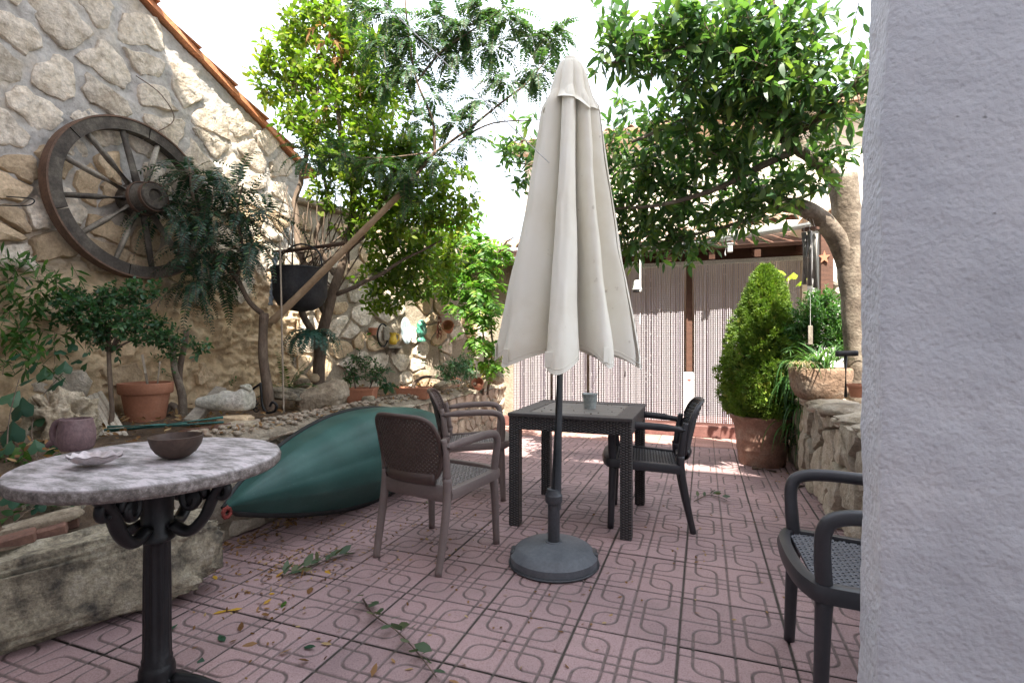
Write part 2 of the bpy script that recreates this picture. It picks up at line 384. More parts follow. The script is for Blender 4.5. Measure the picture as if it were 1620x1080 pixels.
# ------------------------------------------------------------------ ground and patio
tag(MB().grid(8, 8, lambda u, v: (-300+600*u, -300+600*v, -.06)).build('ground', M['earth']), kind='structure')
TS = .42; TX0, TY0 = -.093, 2.17
patio = tag(MB().box((-.9, 3.35, -.03), (4.6, 7.3, .044)).build('patio', M['joint']), kind='structure')
def tile_mesh():
    n = 140; w = TS - .008
    u = np.linspace(0, 1, n+1); U, V = np.meshgrid(u, u)
    cu, cv = np.floor(U*2).clip(0, 1), np.floor(V*2).clip(0, 1); s, t = U*2-cu, V*2-cv
    typ = (cu+cv) % 2; t = np.where(typ > .5, 1-t, t)
    def ell(x, y, r=.26):
        arc = np.abs(np.hypot(x-r, y-r)-r)
        d = np.where((x < r) & (y < r), arc, np.where((x >= r) & (y >= r), np.minimum(np.abs(x), np.abs(y)), np.where(x >= r, np.abs(y), np.abs(x))))
        return d
    d1 = ell(s-.25, .75-t); d2 = ell(.75-s, t-.25)
    dl = np.minimum(d1, d2)*TS/2
    dm = np.minimum(np.abs(U-.5), np.abs(V-.5))*TS
    d = np.minimum(dl, dm)
    g = np.clip(1-(d-.0042)/.0032, 0, 1); g = g*g*(3-2*g)
    e = np.minimum(np.minimum(U, 1-U), np.minimum(V, 1-V))*w
    ed = np.clip(1-e/.006, 0, 1)**2
    z = -.0045*g - .004*ed
    X, Y = (U-.5)*w, (V-.5)*w
    vs = np.stack([X, Y, z], -1).reshape(-1, 3)
    i = np.arange(n*(n+1)).reshape(n, n+1)[:, :n].reshape(-1)
    f = np.stack([i, i+1, i+n+2, i+n+1], 1)
    me = bpy.data.meshes.new('floor_tile'); me.from_pydata(vs.tolist(), [], f.tolist())
    at = me.attributes.new('groove', 'FLOAT', 'POINT'); at.data.foreach_set('value', np.clip(g*.88 + ed*1.0, 0, 1).reshape(-1))
    me.polygons.foreach_set('use_smooth', np.ones(len(me.polygons), dtype=bool)); me.materials.append(M['tile']); me.update()
    return me
tme = tile_mesh()
for i in range(-7, 4):
    for j in range(-6, 10):
        x, y = TX0+(i+.5)*TS, TY0+(j+.5)*TS
        o = bpy.data.objects.new('floor_tile', tme); COL.objects.link(o); o.parent = patio
        o.location = (x+random.gauss(0, .0007), y+random.gauss(0, .0007), random.gauss(0, .0008))
        o.rotation_euler = (random.gauss(0, .0016), random.gauss(0, .0016), random.gauss(0, .0012)+(PI if random.random() < .0 else 0))
rt = MB().box((0, 0, -.015), (.205, .205, .03), bev=.004).mesh('red_floor_tile'); rt.materials.append(M['red_tile'])
for i in range(-14, 6):
    for j in range(3):
        o = bpy.data.objects.new('red_floor_tile', rt); COL.objects.link(o); o.parent = patio
        o.location = (TX0+(i+.5)*.21, 6.375+(j+.5)*.21, random.gauss(0, .001))

# ------------------------------------------------------------------ rubble stone builder
def clip(poly, p, nrm):
    out = []
    for i in range(len(poly)):
        a, b = poly[i], poly[(i+1) % len(poly)]
        da = (a[0]-p[0])*nrm[0]+(a[1]-p[1])*nrm[1]; db = (b[0]-p[0])*nrm[0]+(b[1]-p[1])*nrm[1]
        if da <= 0: out.append(a)
        if da*db < 0:
            t = da/(da-db); out.append((a[0]+(b[0]-a[0])*t, a[1]+(b[1]-a[1])*t))
    return out
def cells(pts, bound, k=18):
    P = np.array(pts); res = []
    for i, p in enumerate(pts):
        dd = np.hypot(P[:, 0]-p[0], P[:, 1]-p[1]); idx = np.argsort(dd)[1:k+1]
        poly = list(bound)
        for j in idx:
            q = pts[j]; mid = ((p[0]+q[0])/2, (p[1]+q[1])/2); poly = clip(poly, mid, (q[0]-p[0], q[1]-p[1]))
            if len(poly) < 3: break
        if len(poly) >= 3: res.append((p, poly))
    return res
def stone_mesh(poly, gap, hgt, to3, rnd, nb=12, drop=.03, rough=.12):
    """Irregular stone from a flat outline: buried skirt, worn shoulder, uneven face."""
    cx = sum(q[0] for q in poly)/len(poly); cy = sum(q[1] for q in poly)/len(poly)
    per = [0]
    for i in range(len(poly)): per.append(per[-1]+math.hypot(poly[(i+1) % len(poly)][0]-poly[i][0], poly[(i+1) % len(poly)][1]-poly[i][1]))
    out = []
    for k in range(nb):
        s = per[-1]*k/nb; i = 0
        while per[i+1] < s: i += 1
        t = (s-per[i])/max(per[i+1]-per[i], 1e-6); a, b = poly[i], poly[(i+1) % len(poly)]
        out.append((a[0]+(b[0]-a[0])*t, a[1]+(b[1]-a[1])*t))
    sm = [((out[k-1][0]+6*out[k][0]+out[(k+1) % nb][0])/8, (out[k-1][1]+6*out[k][1]+out[(k+1) % nb][1])/8) for k in range(nb)]
    size = per[-1]/4; ring = []; sd = rnd.uniform(0, 60)
    for k, (x, y) in enumerate(sm):
        dx, dy = x-cx, y-cy; r = math.hypot(dx, dy)+1e-6; ux, uy = dx/r, dy/r
        f = max(.3, 1-gap/r)*(1+rough*1.1*nz((ux*1.6, uy*1.6, 0), 1.0, sd)+rough*.8*nz((ux*4, uy*4, 0), 1.0, sd+9))
        ring.append((dx*f, dy*f))
    vs = []; lv = [(1.0, -drop), (.985, hgt*.45), (.91, hgt*.9), (.62, hgt*1.0), (.3, hgt*1.02)]
    tx, ty = rnd.uniform(-.10, .10), rnd.uniform(-.10, .10)
    for (f, z) in lv:
        for (dx, dy) in ring:
            w = 0 if z < 0 else min(hgt, .03)*(.55*nz((dx*f*14, dy*f*14, 0), 1, sd)+.35*nz((dx*f*34, dy*f*34, 0), 1, sd+4))
            vs.append(to3(cx+dx*f, cy+dy*f, z+w+max(-hgt*.4, min(hgt*.4, tx*dx+ty*dy))*(z > 0)))
    vs.append(to3(cx, cy, hgt*1.02))
    fs = []
    for i in range(len(lv)-1):
        for k in range(nb): fs.append((i*nb+k, i*nb+(k+1) % nb, (i+1)*nb+(k+1) % nb, (i+1)*nb+k))
    for k in range(nb): fs.append(((len(lv)-1)*nb+k, (len(lv)-1)*nb+(k+1) % nb, len(lv)*nb))
    me = bpy.data.meshes.new('stone'); me.from_pydata([tuple(v) for v in vs], [], fs); me.update()
    return me
def rubble(parent, pts, bound, to3, gap, hgt, matf, keep=lambda p: True, seed=3, ctr=None, smooth=True, nb=12, name='stone', rough=.12):
    rnd = random.Random(seed); n = 0
    for p, poly in cells(pts, bound):
        if not keep(p): continue
        g = gap(p) if callable(gap) else gap; h = hgt(p) if callable(hgt) else hgt
        o3 = to3(p[0], p[1], 0)
        me = stone_mesh(poly, g*rnd.uniform(.7, 1.4), h*rnd.uniform(.6, 1.3), lambda u, v, w: to3(u, v, w)-o3, rnd, nb, rough=rough)
        o = link(name, me, matf(p, rnd), parent, smooth, loc=o3); me.set_sharp_from_angle(angle=R(38)); n += 1
    return n
def rows_pts(u0, u1, v0, v1, du, dv, jit, rnd):
    pts = []; v = v0; k = 0
    while v < v1:
        h = dv(v) if callable(dv) else dv; w = du(v) if callable(du) else du
        u = u0 + (k % 2)*w*.5
        while u < u1:
            ww = w*rnd.uniform(.6, 1.45); pts.append((u+rnd.uniform(-jit, jit)*w, v+rnd.uniform(-jit, jit)*h)); u += ww
        v += h; k += 1
    return pts

# ------------------------------------------------------------------ stone gable house on the left
GX = -4.2
def verge(y): return 3.93 - .4446*(y-2.806) if y > .2 else 5.09 - .4446*(.2-y)
gable = thing('stone_house', 'rubble stone gable house wall with red tiled verge behind the cart wheel', 'house', (GX, 3.0, 0))
def gwall(u, v):
    y = .9+3.62*u; z = .0+v*(verge(y)-.02)
    p = (0, y, z); k = 1.0 if z > 2.2 else 1.0+min(1, (2.2-z)/.5)*2.0
    q = .022*k*nz(p, 5)+.012*k*nz(p, 13, 3)+.011*k*nz(p, 29, 6)+.006*k*nz(p, 60, 9)
    return (.012+q, y-3.0, z)
gw = MB().grid(170, 190, gwall).build('wall', M['mortar'], gable, smooth=True)
core = [(-3.0, 0), (4.515, 0), (4.515, verge(4.515)-.03), (.2, verge(.2)-.03), (-3.0, verge(-3.0)-.03)]
MB().prism([(y-3.0, z) for y, z in core], -4.5, -.045, Matrix(((0, 0, 1, 0), (1, 0, 0, 0), (0, 1, 0, 0), (0, 0, 0, 1)))).build('wall', M['mortar_sand'], gable)
def g3(u, v, w): return Vector((.015+w, u-3.0, v))
rs = random.Random(21)
pts = rows_pts(1.0, 4.6, 2.55, 4.9, .36, .235, .30, rs)+rows_pts(1.0, 4.6, 1.75, 2.5, .30, .145, .25, rs)+rows_pts(1.0, 4.6, .5, 1.7, .3, .22, .35, rs)
def gkeep(p):
    y, z = p
    if not (1.3 < y < 4.46) or z > verge(y)-.1: return False
    if z > 1.75: return rs.random() > .06
    return rs.random() < .3
def gmat(p, r): return M['stone'] if p[1] > 2.5 or r.random() < .35 else M['stone_tan']
rubble(gw, pts, [(.8, .3), (4.5, .3), (4.5, 5), (.8, 5)], g3, lambda p: .027 if p[1] > 2.5 else (.012 if p[1] > 1.7 else .05), lambda p: .020 if p[1] > 2.5 else (.038 if p[1] > 1.7 else .025), gmat, gkeep, seed=5, nb=20, rough=.22)
# roof over the gable: slab and verge tiles
rf = MB()
for (a, b) in ((.2, 4.72), (-3.1, .2)):
    n_ = 1
    za, zb = verge(a), verge(b)
    rf.add([(x, y-3.0, z+dz) for dz in (.0, .05) for (y, z) in ((a, za), (b, zb)) for x in (-4.6, .07)], [(0,1,3,2),(4,6,7,5),(0,4,5,1),(2,3,7,6),(0,2,6,4),(1,5,7,3)])
roof = rf.build('roof', M['clay_tile'], gable)
def barrel(L, r, th=.014, n=7, arc=PI*.95, taper=.86):
    mb = MB(); vs = []; fs = []
    for i, (t, s) in enumerate(((0, 1), (1, taper))):
        for rr in (r*s, (r-th)*s):
            for k in range(n+1):
                a = PI/2-arc/2+arc*k/n; vs.append((math.cos(a)*rr, t*L, math.sin(a)*rr))
    m = n+1
    for k in range(n):
        fs += [(k, k+1, 2*m+k+1, 2*m+k), (m+k, 3*m+k, 3*m+k+1, m+k+1), (k, m+k, m+k+1, k+1), (2*m+k, 2*m+k+1, 3*m+k+1, 3*m+k)]
    fs += [(0, 2*m, 3*m, m), (n, m+n, 3*m+n, 2*m+n)]
    return mb.add(vs, fs)
vt = barrel(.40, .06, arc=PI*.6, taper=.97).mesh('roof_tile'); vt.materials.append(M['clay_tile'])
ang = math.atan(.4446); y = 4.74; k = 0
while y > 1.2:
    o = bpy.data.objects.new('roof_tile', vt); COL.objects.link(o); o.parent = roof
    o.location = (.075+random.gauss(0, .008), y-3.0, verge(y)+.012+random.gauss(0, .004))
    o.rotation_euler = (-ang+PI*0-.03, 0, 0); o.rotation_euler = (PI-(PI-ang)-.0, R(20), PI); k += 1
    y -= .37

# ------------------------------------------------------------------ raised bed on the left with its stone retaining wall
BZ = .6
def bed(u, v):
    x = -4.25+1.55*u; y = -.6+7.7*v
    dz = .20*min(1, max(0, (2.0-y)/.35))*min(1, max(0, (x+3.6)/.5))
    return (x, y, BZ-dz+.05*(1-u)+.035*nz((x, y, 0), 3)+.012*nz((x, y, 0), 11, 4) - (.04 if u > .9 else 0))
M['bed'] = pm('bed_soil', [(.25, (.075, .05, .032)), (.5, (.14, .095, .06)), (.75, (.22, .15, .095))], 12, .95, 1.0, 45, .03, world=True)
tag(MB().grid(50, 200, bed).box((-3.48, .7, .16), (1.54, 2.6, .32)).build('garden_bed', M['bed'], smooth=True), kind='structure')
rw = thing('retaining_wall', 'low stone retaining wall of the raised bed behind the canoe', 'wall', (-2.75, 4.5, 0))
def rwall(u, v):
    y = 2.0+5.1*u; p = (0, y, v)
    if v < .72: x = .0; z = v/.72*.6
    else: t = (v-.72)/.28; x = -.32*t; z = .6+.05*math.sin(PI*t)
    return (x+.03*nz((x, y, z), 4)+.015*nz((x, y, z), 13, 2), y-4.5, z+(.02*nz((x, y, 1), 6)+.012*nz((x, y, 2), 16) if v > .7 else 0))
MB().grid(150, 28, rwall).build('mortar', M['mortar_sand'], rw, smooth=True)
MB().box((-.16, 0, .28), (.28, 5.0, .5)).build('core', M['mortar_sand'], rw)
def r3(u, v, w): return Vector((w+.005, u-4.5, v))
pts = rows_pts(2.0, 7.1, .04, .62, .21, .145, .3, rs)
rubble(rw, pts, [(2.0, 0), (7.1, 0), (7.1, .6), (2.0, .6)], r3, .013, .022, lambda p, r: M['stone_grey'], seed=8)
M['pebble'] = pm('pebble', [(.2, (.34, .27, .19)), (.5, (.48, .40, .31)), (.8, (.40, .24, .15))], 5, .8, .3, 60, .004, perobj=.35)
pb = MB(); rp = random.Random(4)
for k in range(900):
    y = 2.1+5.0*rp.random()**.9; x = -.02-.34*rp.random(); r = rp.uniform(.008, .024)
    pb.blob((x, y-4.5, .625+.04*math.sin(PI*min(1, -x/.32))), (r*1.3, r, r*.7), 6, 4, .2, seed=k*.37)
tag(pb.build('pebbles', M['pebble'], rw, smooth=True), kind='stuff')

# garden wall beyond the gable, running on to the porch
GA, GB = Vector((-4.2, 4.45)), Vector((-3.05, 7.35)); GL = (GB-GA).length; GU = (GB-GA)/GL; GN = Vector((GU.y, -GU.x))
garden = thing('garden_wall', 'sunlit rubble garden wall between the gable house and the porch', 'wall', (GA.x, GA.y, 0), math.atan2(GU.y, GU.x))
def gtop(u): return 2.72-.12*u/GL
def gard(u, v):
    x = u*GL; z = v*(gtop(x))
    return (x, -.0-(.02*nz((x, 0, z), 5)+.012*nz((x, 0, z), 14, 2)+.012*nz((x, 3, z), 2)), z)
gm = MB().grid(90, 80, gard).build('mortar', M['mortar_sand'], garden, smooth=True)
MB().box((GL/2, .16, 1.3), (GL-.02, .26, 2.6)).build('core', M['mortar_sand'], garden)
MB().box((GL/2, .13, 2.72), (GL, .42, .06), Matrix.Rotation(R(1.9), 3, 'Y'), bev=.015).build('coping', M['mortar_sand'], garden)
def a3(u, v, w): return Vector((u, -w-.01, v))
pts = rows_pts(0, GL, .55, 2.65, .30, .20, .33, rs)
rubble(garden, pts, [(0.02, .5), (GL, .5), (GL, 2.62), (0.02, 2.62)], a3, .014, .028, lambda p, r: M['stone'] if r.random() < .6 else M['stone_tan'], lambda p: rs.random() < .8, seed=18)

# ------------------------------------------------------------------ low dry stone wall and bed on the right
rw2 = thing('stone_wall', 'low dry stone wall on the right carrying the stone trough', 'wall', (.86, 4.6, 0))
def s3(u, v, w): return Vector((-w, u-4.6, v))
def sback(u, v):
    y = 2.55+4.3*u; return (.02+.02*nz((0, y, v), 5), y-4.6, v*.72)
MB().grid(60, 14, sback).build('mortar', M['mortar_sand'], rw2, smooth=True)
pts = rows_pts(2.55, 6.9, .09, .74, .31, .215, .30, rs)
rubble(rw2, pts, [(2.5, 0), (6.9, 0), (6.9, .72), (2.5, .72)], s3, .010, .06, lambda p, r: M['stone_grey'], seed=28, nb=18, rough=.16)
cap = random.Random(31); y = 2.6
while y < 6.7:
    L = cap.uniform(.25, .5)
    MB().blob((0, 0, 0), (.19, L*.52, .06), 12, 7, .28, 4, seed=y*3).build('stone', M['stone_grey'], rw2, smooth=True, loc=(.1+cap.uniform(-.03, .03), y-4.6+L/2, .735+cap.uniform(-.02, .03)))
    y += L*.95
MB().box((1.3, 0, .33), (2.4, 4.3, .66)).build('core', M['bed'], rw2)
tag(MB().grid(20, 30, lambda u, v: (.98+2.6*u, 2.5+4.3*v, .70+.04*nz((u*9, v*9, 0), 1))).build('garden_bed', M['bed'], smooth=True), kind='structure')

# ------------------------------------------------------------------ porch at the back: step, posts, beam, roof, gutter, room behind with its shade put into the wall colour
M['step_tile'] = pm('step_tile', [(.3, (.13, .055, .045)), (.7, (.20, .095, .08))], 6, .7, .2, 60, .003)
porch = thing('porch', 'tiled lean-to porch with dark beam, grey gutter and bead curtains at the back', 'porch', (-1, 7.1, 0))
def pb_(c, s, name, mat, bev=0, rot=None): return MB().box((c[0]+1, c[1]-7.1, c[2]), s, rot, bev).build(name, mat, porch)
pb_((-1.0, 8.5, .07), (4.3, 2.98, .15), 'step', M['step_tile'], .01)
pb_((-1.0, 9.98, 1.5), (4.4, .1, 3.0), 'wall', M['room_shade'])
pb_((-3.1, 8.5, 1.4), (.14, 3.0, 2.7), 'wall', M['cream'])
pb_((1.25, 8.6, 1.4), (.2, 2.7, 2.7), 'wall', M['cream'])
pb_((-2.82, 7.2, 1.2), (.44, .3, 2.4), 'pier', M['mortar_sand'], .01)
pb_((-1.0, 7.2, 2.345), (4.6, .14, .16), 'beam', M['wood_dark'], .008)
pb_((-.17, 7.16, 1.2), (.075, .08, 2.1), 'post', M['wood_dark'], .006)
pb_((-1.0, 7.085, 2.235), (4.3, .03, .05), 'curtain_rail', M['white_paint'], .004)
for k in range(9): pb_((-2.9+k*.5, 7.6, 2.47+.0), (.07, 1.9, .09), 'rafter', M['wood_dark'], .005, Matrix.Rotation(R(13), 3, 'X'))
M['roof_tile'] = pm('porch_tile', [(.25, (.34, .20, .13)), (.5, (.48, .33, .23)), (.8, (.55, .44, .34))], 5, .92, .5, 30, .01, perobj=.3)
# roof slab and barrel tiles
rs_ = pb_((-.9, 8.17, 2.69), (5.0, 3.1, .04), 'roof', M['wood_dark'], 0, Matrix.Rotation(R(13), 3, 'X'))
bt = barrel(.46, .088, n=6).mesh('roof_tile'); bt.materials.append(M['roof_tile'])
bt2 = MB(); 
for k in range(24):
    for r_ in range(6):
        x = -3.35+k*.205; yy = 6.64+r_*.40; zz = 2.46+(yy-6.64)*math.tan(R(13))+max(0, x+.2)*.09
        o = bpy.data.objects.new('roof_tile', bt); COL.objects.link(o); o.parent = porch
        o.location = (x+1+random.gauss(0, .006), yy-7.1, zz+.03+random.gauss(0, .004)); o.rotation_euler = (R(13)+random.gauss(0, .01), 0, random.gauss(0, .015))
# gutter: an open half pipe hung under the tiles, slightly out of level
def gutter(parent, a, b, r, mat, off):
    a, b = Vector(a), Vector(b); d = (b-a).normalized(); sd = Vector((d.y, -d.x, 0)).normalized(); mb = MB(); vs = []; fs = []; n = 8
    for p in (a, b):
        for rr in (r, r*.86):
            for k in range(n+1):
                t = PI*k/n; vs.append(p-Vector(off)+sd*math.cos(t)*rr+Vector((0, 0, -math.sin(t)*rr)))
    m = n+1
    for k in range(n): fs += [(k, k+1, 2*m+k+1, 2*m+k), (m+k, 3*m+k, 3*m+k+1, m+k+1), (k, m+k, m+k+1, k+1), (2*m+k, 2*m+k+1, 3*m+k+1, 3*m+k)]
    fs += [(0, 2*m, 3*m, m), (n, m+n, 3*m+n, 2*m+n)]
    return mb.add(vs, fs).build('gutter', mat, parent, smooth=False)
gutter(porch, (-3.3, 6.66, 2.36), (-.3, 6.64, 2.40), .055, M['zinc'], (-1, 7.1, 0)); gutter(porch, (-.28, 6.64, 2.41), (1.65, 6.57, 2.60), .055, M['zinc'], (-1, 7.1, 0))
# bead curtains: strands of small beads, each panel hung from the rail
M['bead'] = None
def bead_material():
    m, n, l, b = new_mat('bead'); at = n.new('ShaderNodeAttribute'); at.attribute_name = 'rnd'
    r = ramp(n, [(.0, (.56, .53, .55)), (.40, (.52, .48, .51)), (.62, (.47, .42, .46)), (.74, (.30, .27, .30)), (.9, (.36, .32, .37))]); r.color_ramp.interpolation = 'CONSTANT'
    l.new(at.outputs['Fac'], r.inputs['Fac']); l.new(r.outputs[0], b.inputs['Base Color']); b.inputs['Roughness'].default_value = .4
    return m
M['bead'] = bead_material()
def bead_panel(name, x0, x1, label, y=7.07, z0=.165, z1=2.20):
    g = np.random.default_rng(int((x0+9)*100)); sp = .0215; nx = int((x1-x0)/sp); bh = .0235; nzb = int((z1-z0)/bh)
    t = np.array([(1, 0), (.5, .87), (-.5, .87), (-1, 0), (-.5, -.87), (.5, -.87)]); rr = .0058
    I, J = np.meshgrid(np.arange(nx), np.arange(nzb), indexing='ij'); I = I.ravel(); J = J.ravel(); N = len(I)
    sway = .004*np.sin(I*1.7)[:, None]
    cx = x0+sp*(I+.5)+.0016*g.normal(size=nx)[I]; cy = y+.004*g.normal(size=nx)[I]; cz = z1-bh*(J+.5)
    V = np.zeros((N, 12, 3))
    for k in range(6):
        for h, (dz, f) in enumerate(((-.0088, .75), (.0088, .75))):
            V[:, h*6+k, 0] = cx+t[k, 0]*rr*1.15*f/.75*.9; V[:, h*6+k, 1] = cy+t[k, 1]*rr*f/.75*.9; V[:, h*6+k, 2] = cz+dz
    base = np.arange(N)[:, None, None]*12
    F = np.array([[k, (k+1) % 6, 6+(k+1) % 6, 6+k] for k in range(6)])[None]+base
    me = bpy.data.meshes.new(name); me.vertices.add(N*12); me.vertices.foreach_set('co', V.ravel())
    nf = N*6; me.loops.add(nf*4); me.polygons.add(nf); me.loops.foreach_set('vertex_index', F.reshape(-1).astype(np.int32)); me.polygons.foreach_set('loop_start', (np.arange(nf)*4).astype(np.int32))
    me.update(calc_edges=True)
    col = np.where(g.random(nx) < .12, .74+.25*g.random(nx), .72*g.random(nx))[I]
    col = np.where(g.random(N) < .10, g.random(N)*.6, col)
    at = me.attributes.new('rnd', 'FLOAT', 'POINT'); at.data.foreach_set('value', np.repeat(col, 12))
    o = thing(name, label, 'curtain', ((x0+x1)/2, y, z0), group='bead curtains across the porch')
    ob = link('bead_strands', me, M['bead'], o, smooth=True, loc=(-(x0+x1)/2, -y, -z0)); tag(ob, kind='stuff')
    MB().box((0, 0, z1-z0+.012), (x1-x0, .02, .02)).build('header', M['white_paint'], o)
bead_panel('bead_curtain', -2.62, -2.03, 'white bead curtain panel next to the stone retaining wall')
bead_panel('bead_curtain', -2.01, -1.50, 'narrow white bead curtain panel behind the umbrella')
bead_panel('bead_curtain', -1.48, -.23, 'wide white bead curtain panel left of the dark porch post')
bead_panel('bead_curtain', -.11, .78, 'wide white bead curtain panel right of the dark porch post')
bead_panel('bead_curtain', .80, 1.12, 'shaded bead curtain strip behind the wind chime')

# cream wall right of the porch, with the house behind it all
side = thing('side_wall', 'whitewashed wall right of the porch behind the laurel trunk', 'wall', (1.9, 6.75, 0))
MB().box((0, 0, 1.3), (1.5, .3, 2.6), bev=.01).build('wall', M['white_wall'], side)
back = thing('back_house', 'cream two storey house rising behind the porch roof', 'house', (.4, 12.2, 0))
MB().box((0, 0, 2.5), (7.6, 4.6, 5.0)).build('wall', M['cream'], back)
MB().box((0, -2.4, 5.02), (8.0, .3, .10)).build('eave', M['cream'], back)
for k in range(38):
    o = bpy.data.objects.new('roof_tile', bt); COL.objects.link(o); o.parent = back
    o.location = (-3.95+k*.21, -2.6, 5.10); o.rotation_euler = (R(18), 0, 0)
MB().box((0, -.3, 5.62), (8.0, 4.9, .06), Matrix.Rotation(R(13), 3, 'X')).build('roof', M['roof_tile'], back)
gutter(back, (-3.6, 9.72, 5.02), (4.5, 9.72, 5.05), .07, M['white_paint'], (.4, 12.2, 0))
MB().tube([(3.5, -2.45, 5.0), (3.5, -2.4, 4.8), (3.5, -2.37, 2.6)], .045, 8).build('downpipe', M['white_paint'], back)
for wx in ():
    w = MB().box((wx, -2.31, 3.9), (.9, .05, 1.1)).build('window', M['wood_dark'], back)
    MB().box((wx, -2.345, 3.36), (1.0, .12, .05)).build('sill', M['white_wall'], w)

# ------------------------------------------------------------------ stucco wall end close to the camera on the right
def stucco_material():
    m, n, l, b = new_mat('stucco'); g = n.new('ShaderNodeNewGeometry'); vec = g.outputs['Position']
    v = n.new('ShaderNodeTexVoronoi'); v.inputs['Scale'].default_value = 80; v.feature = 'SMOOTH_F1'; l.new(vec, v.inputs['Vector'])
    a = noise_node(n, l, vec, 3.0, 5); c = noise_node(n, l, vec, 55, 6, .65); e = noise_node(n, l, vec, 14, 5)
    r = ramp(n, [(.3, (.54, .545, .58)), (.55, (.62, .62, .65)), (.75, (.69, .67, .685))]); l.new(a.outputs['Fac'], r.inputs['Fac'])  # cool cast of the shade light is put into the stucco colour
    pit = n.new('ShaderNodeMapRange'); pit.inputs['From Min'].default_value = .22; pit.inputs['From Max'].default_value = .36; pit.inputs['To Min'].default_value = .55; pit.inputs['To Max'].default_value = 1; l.new(c.outputs['Fac'], pit.inputs['Value'])
    s = n.new('ShaderNodeVectorMath'); s.operation = 'SCALE'; l.new(r.outputs[0], s.inputs[0]); l.new(pit.outputs[0], s.inputs['Scale']); l.new(s.outputs[0], b.inputs['Base Color'])
    b.inputs['Roughness'].default_value = .95; b.inputs['Specular IOR Level'].default_value = .2
    pv_ = n.new('ShaderNodeTexVoronoi'); pv_.inputs['Scale'].default_value = 19; l.new(vec, pv_.inputs['Vector'])
    pk = n.new('ShaderNodeMapRange'); pk.inputs['From Min'].default_value = .02; pk.inputs['From Max'].default_value = .09; l.new(pv_.outputs['Distance'], pk.inputs['Value'])
    gt = noise_node(n, l, vec, 6, 4); gm_ = n.new('ShaderNodeMapRange'); gm_.inputs['From Min'].default_value = .50; gm_.inputs['From Max'].default_value = .56; gm_.inputs['To Min'].default_value = 1.0; gm_.inputs['To Max'].default_value = .0; l.new(gt.outputs['Fac'], gm_.inputs['Value'])
    pmx = n.new('ShaderNodeMath'); pmx.operation = 'MAXIMUM'; l.new(pk.outputs[0], pmx.inputs[0]); l.new(gm_.outputs[0], pmx.inputs[1])
    m1a = n.new('ShaderNodeMath'); m1a.operation = 'MULTIPLY_ADD'; l.new(pmx.outputs[0], m1a.inputs[0]); m1a.inputs[1].default_value = .9; l.new(e.outputs['Fac'], m1a.inputs[2])
    m1 = n.new('ShaderNodeMath'); m1.operation = 'MULTIPLY_ADD'; l.new(c.outputs['Fac'], m1.inputs[0]); m1.inputs[1].default_value = 1.2; l.new(m1a.outputs[0], m1.inputs[2])
    drt = ramp(n, [(.0, (.74, .72, .72)), (1, (1, 1, 1))]); l.new(pmx.outputs[0], drt.inputs['Fac'])
    mu = n.new('ShaderNodeMixRGB'); mu.blend_type = 'MULTIPLY'; mu.inputs['Fac'].default_value = 1; l.new(s.outputs[0], mu.inputs['Color1']); l.new(drt.outputs[0], mu.inputs['Color2']); l.new(mu.outputs[0], b.inputs['Base Color'])
    m2 = n.new('ShaderNodeMath'); m2.operation = 'MULTIPLY_ADD'; l.new(v.outputs['Distance'], m2.inputs[0]); m2.inputs[1].default_value = .7; l.new(m1.outputs[0], m2.inputs[2])
    bp = n.new('ShaderNodeBump'); bp.inputs['Strength'].default_value = .8; bp.inputs['Distance'].default_value = .008; l.new(m2.outputs[0], bp.inputs['Height']); l.new(bp.outputs[0], b.inputs['Normal'])
    return m
M['stucco'] = stucco_material()
def stucco(u, v):
    """Wraps round the wall's free end: far face, end face, near face; a slight batter towards the foot."""
    z = -.02+3.2*v; bat = .045*(1-z/2.4)
    ya, yb, x0, r = 1.605, 1.437, .417-bat+.012*math.sin(z*3.1)*.6, .009
    path = [(x0+1.2, ya), (x0+r, ya), (x0+r*.3, ya-r*.3), (x0, ya-r), (x0, yb+r), (x0+r*.3, yb+r*.3), (x0+r, yb), (x0+1.2, yb)]
    w = [0, .14, .16, .18, .42, .47, .52, 1.0]
    k = 0
    while k < 6 and u > w[k+1]: k += 1
    t = (u-w[k])/(w[k+1]-w[k]); p = Vector((path[k][0]+(path[k+1][0]-path[k][0])*t, path[k][1]+(path[k+1][1]-path[k][1])*t, z))
    q = .007*nz(p, 3.1, 2)+.004*nz(p, 9)+.003*nz(p, 21, 3)+.0016*nz(p, 55, 5)
    nx, ny = (0, -1) if u > .52 else ((0, 1) if u < .14 else (-1, 0))
    return (p.x+nx*q, p.y+ny*q, z)
tag(MB().grid(160, 300, stucco).build('stucco_wall', M['stucco'], smooth=True), 'near white stucco wall end filling the right of the view', 'wall')

# the house the camera stands in front of; its eave shades the near half of the patio
M['home_render'] = pm('home_render', [(.3, (.58, .58, .61)), (.7, (.66, .66, .68))], 2, .9, .3, 50, .006, world=True, mott=.05)
home = thing('house', 'tall pale grey house at the near side whose eave shades the patio', 'house', (1.4, -3.0, 0))
MB().box((3, 0, 4.0), (17.6, 4.6, 8.0)).build('wall', M['home_render'], home)
MB().box((3, .45, 8.06), (18.0, 5.7, .12)).build('roof', M['clay_tile'], home)

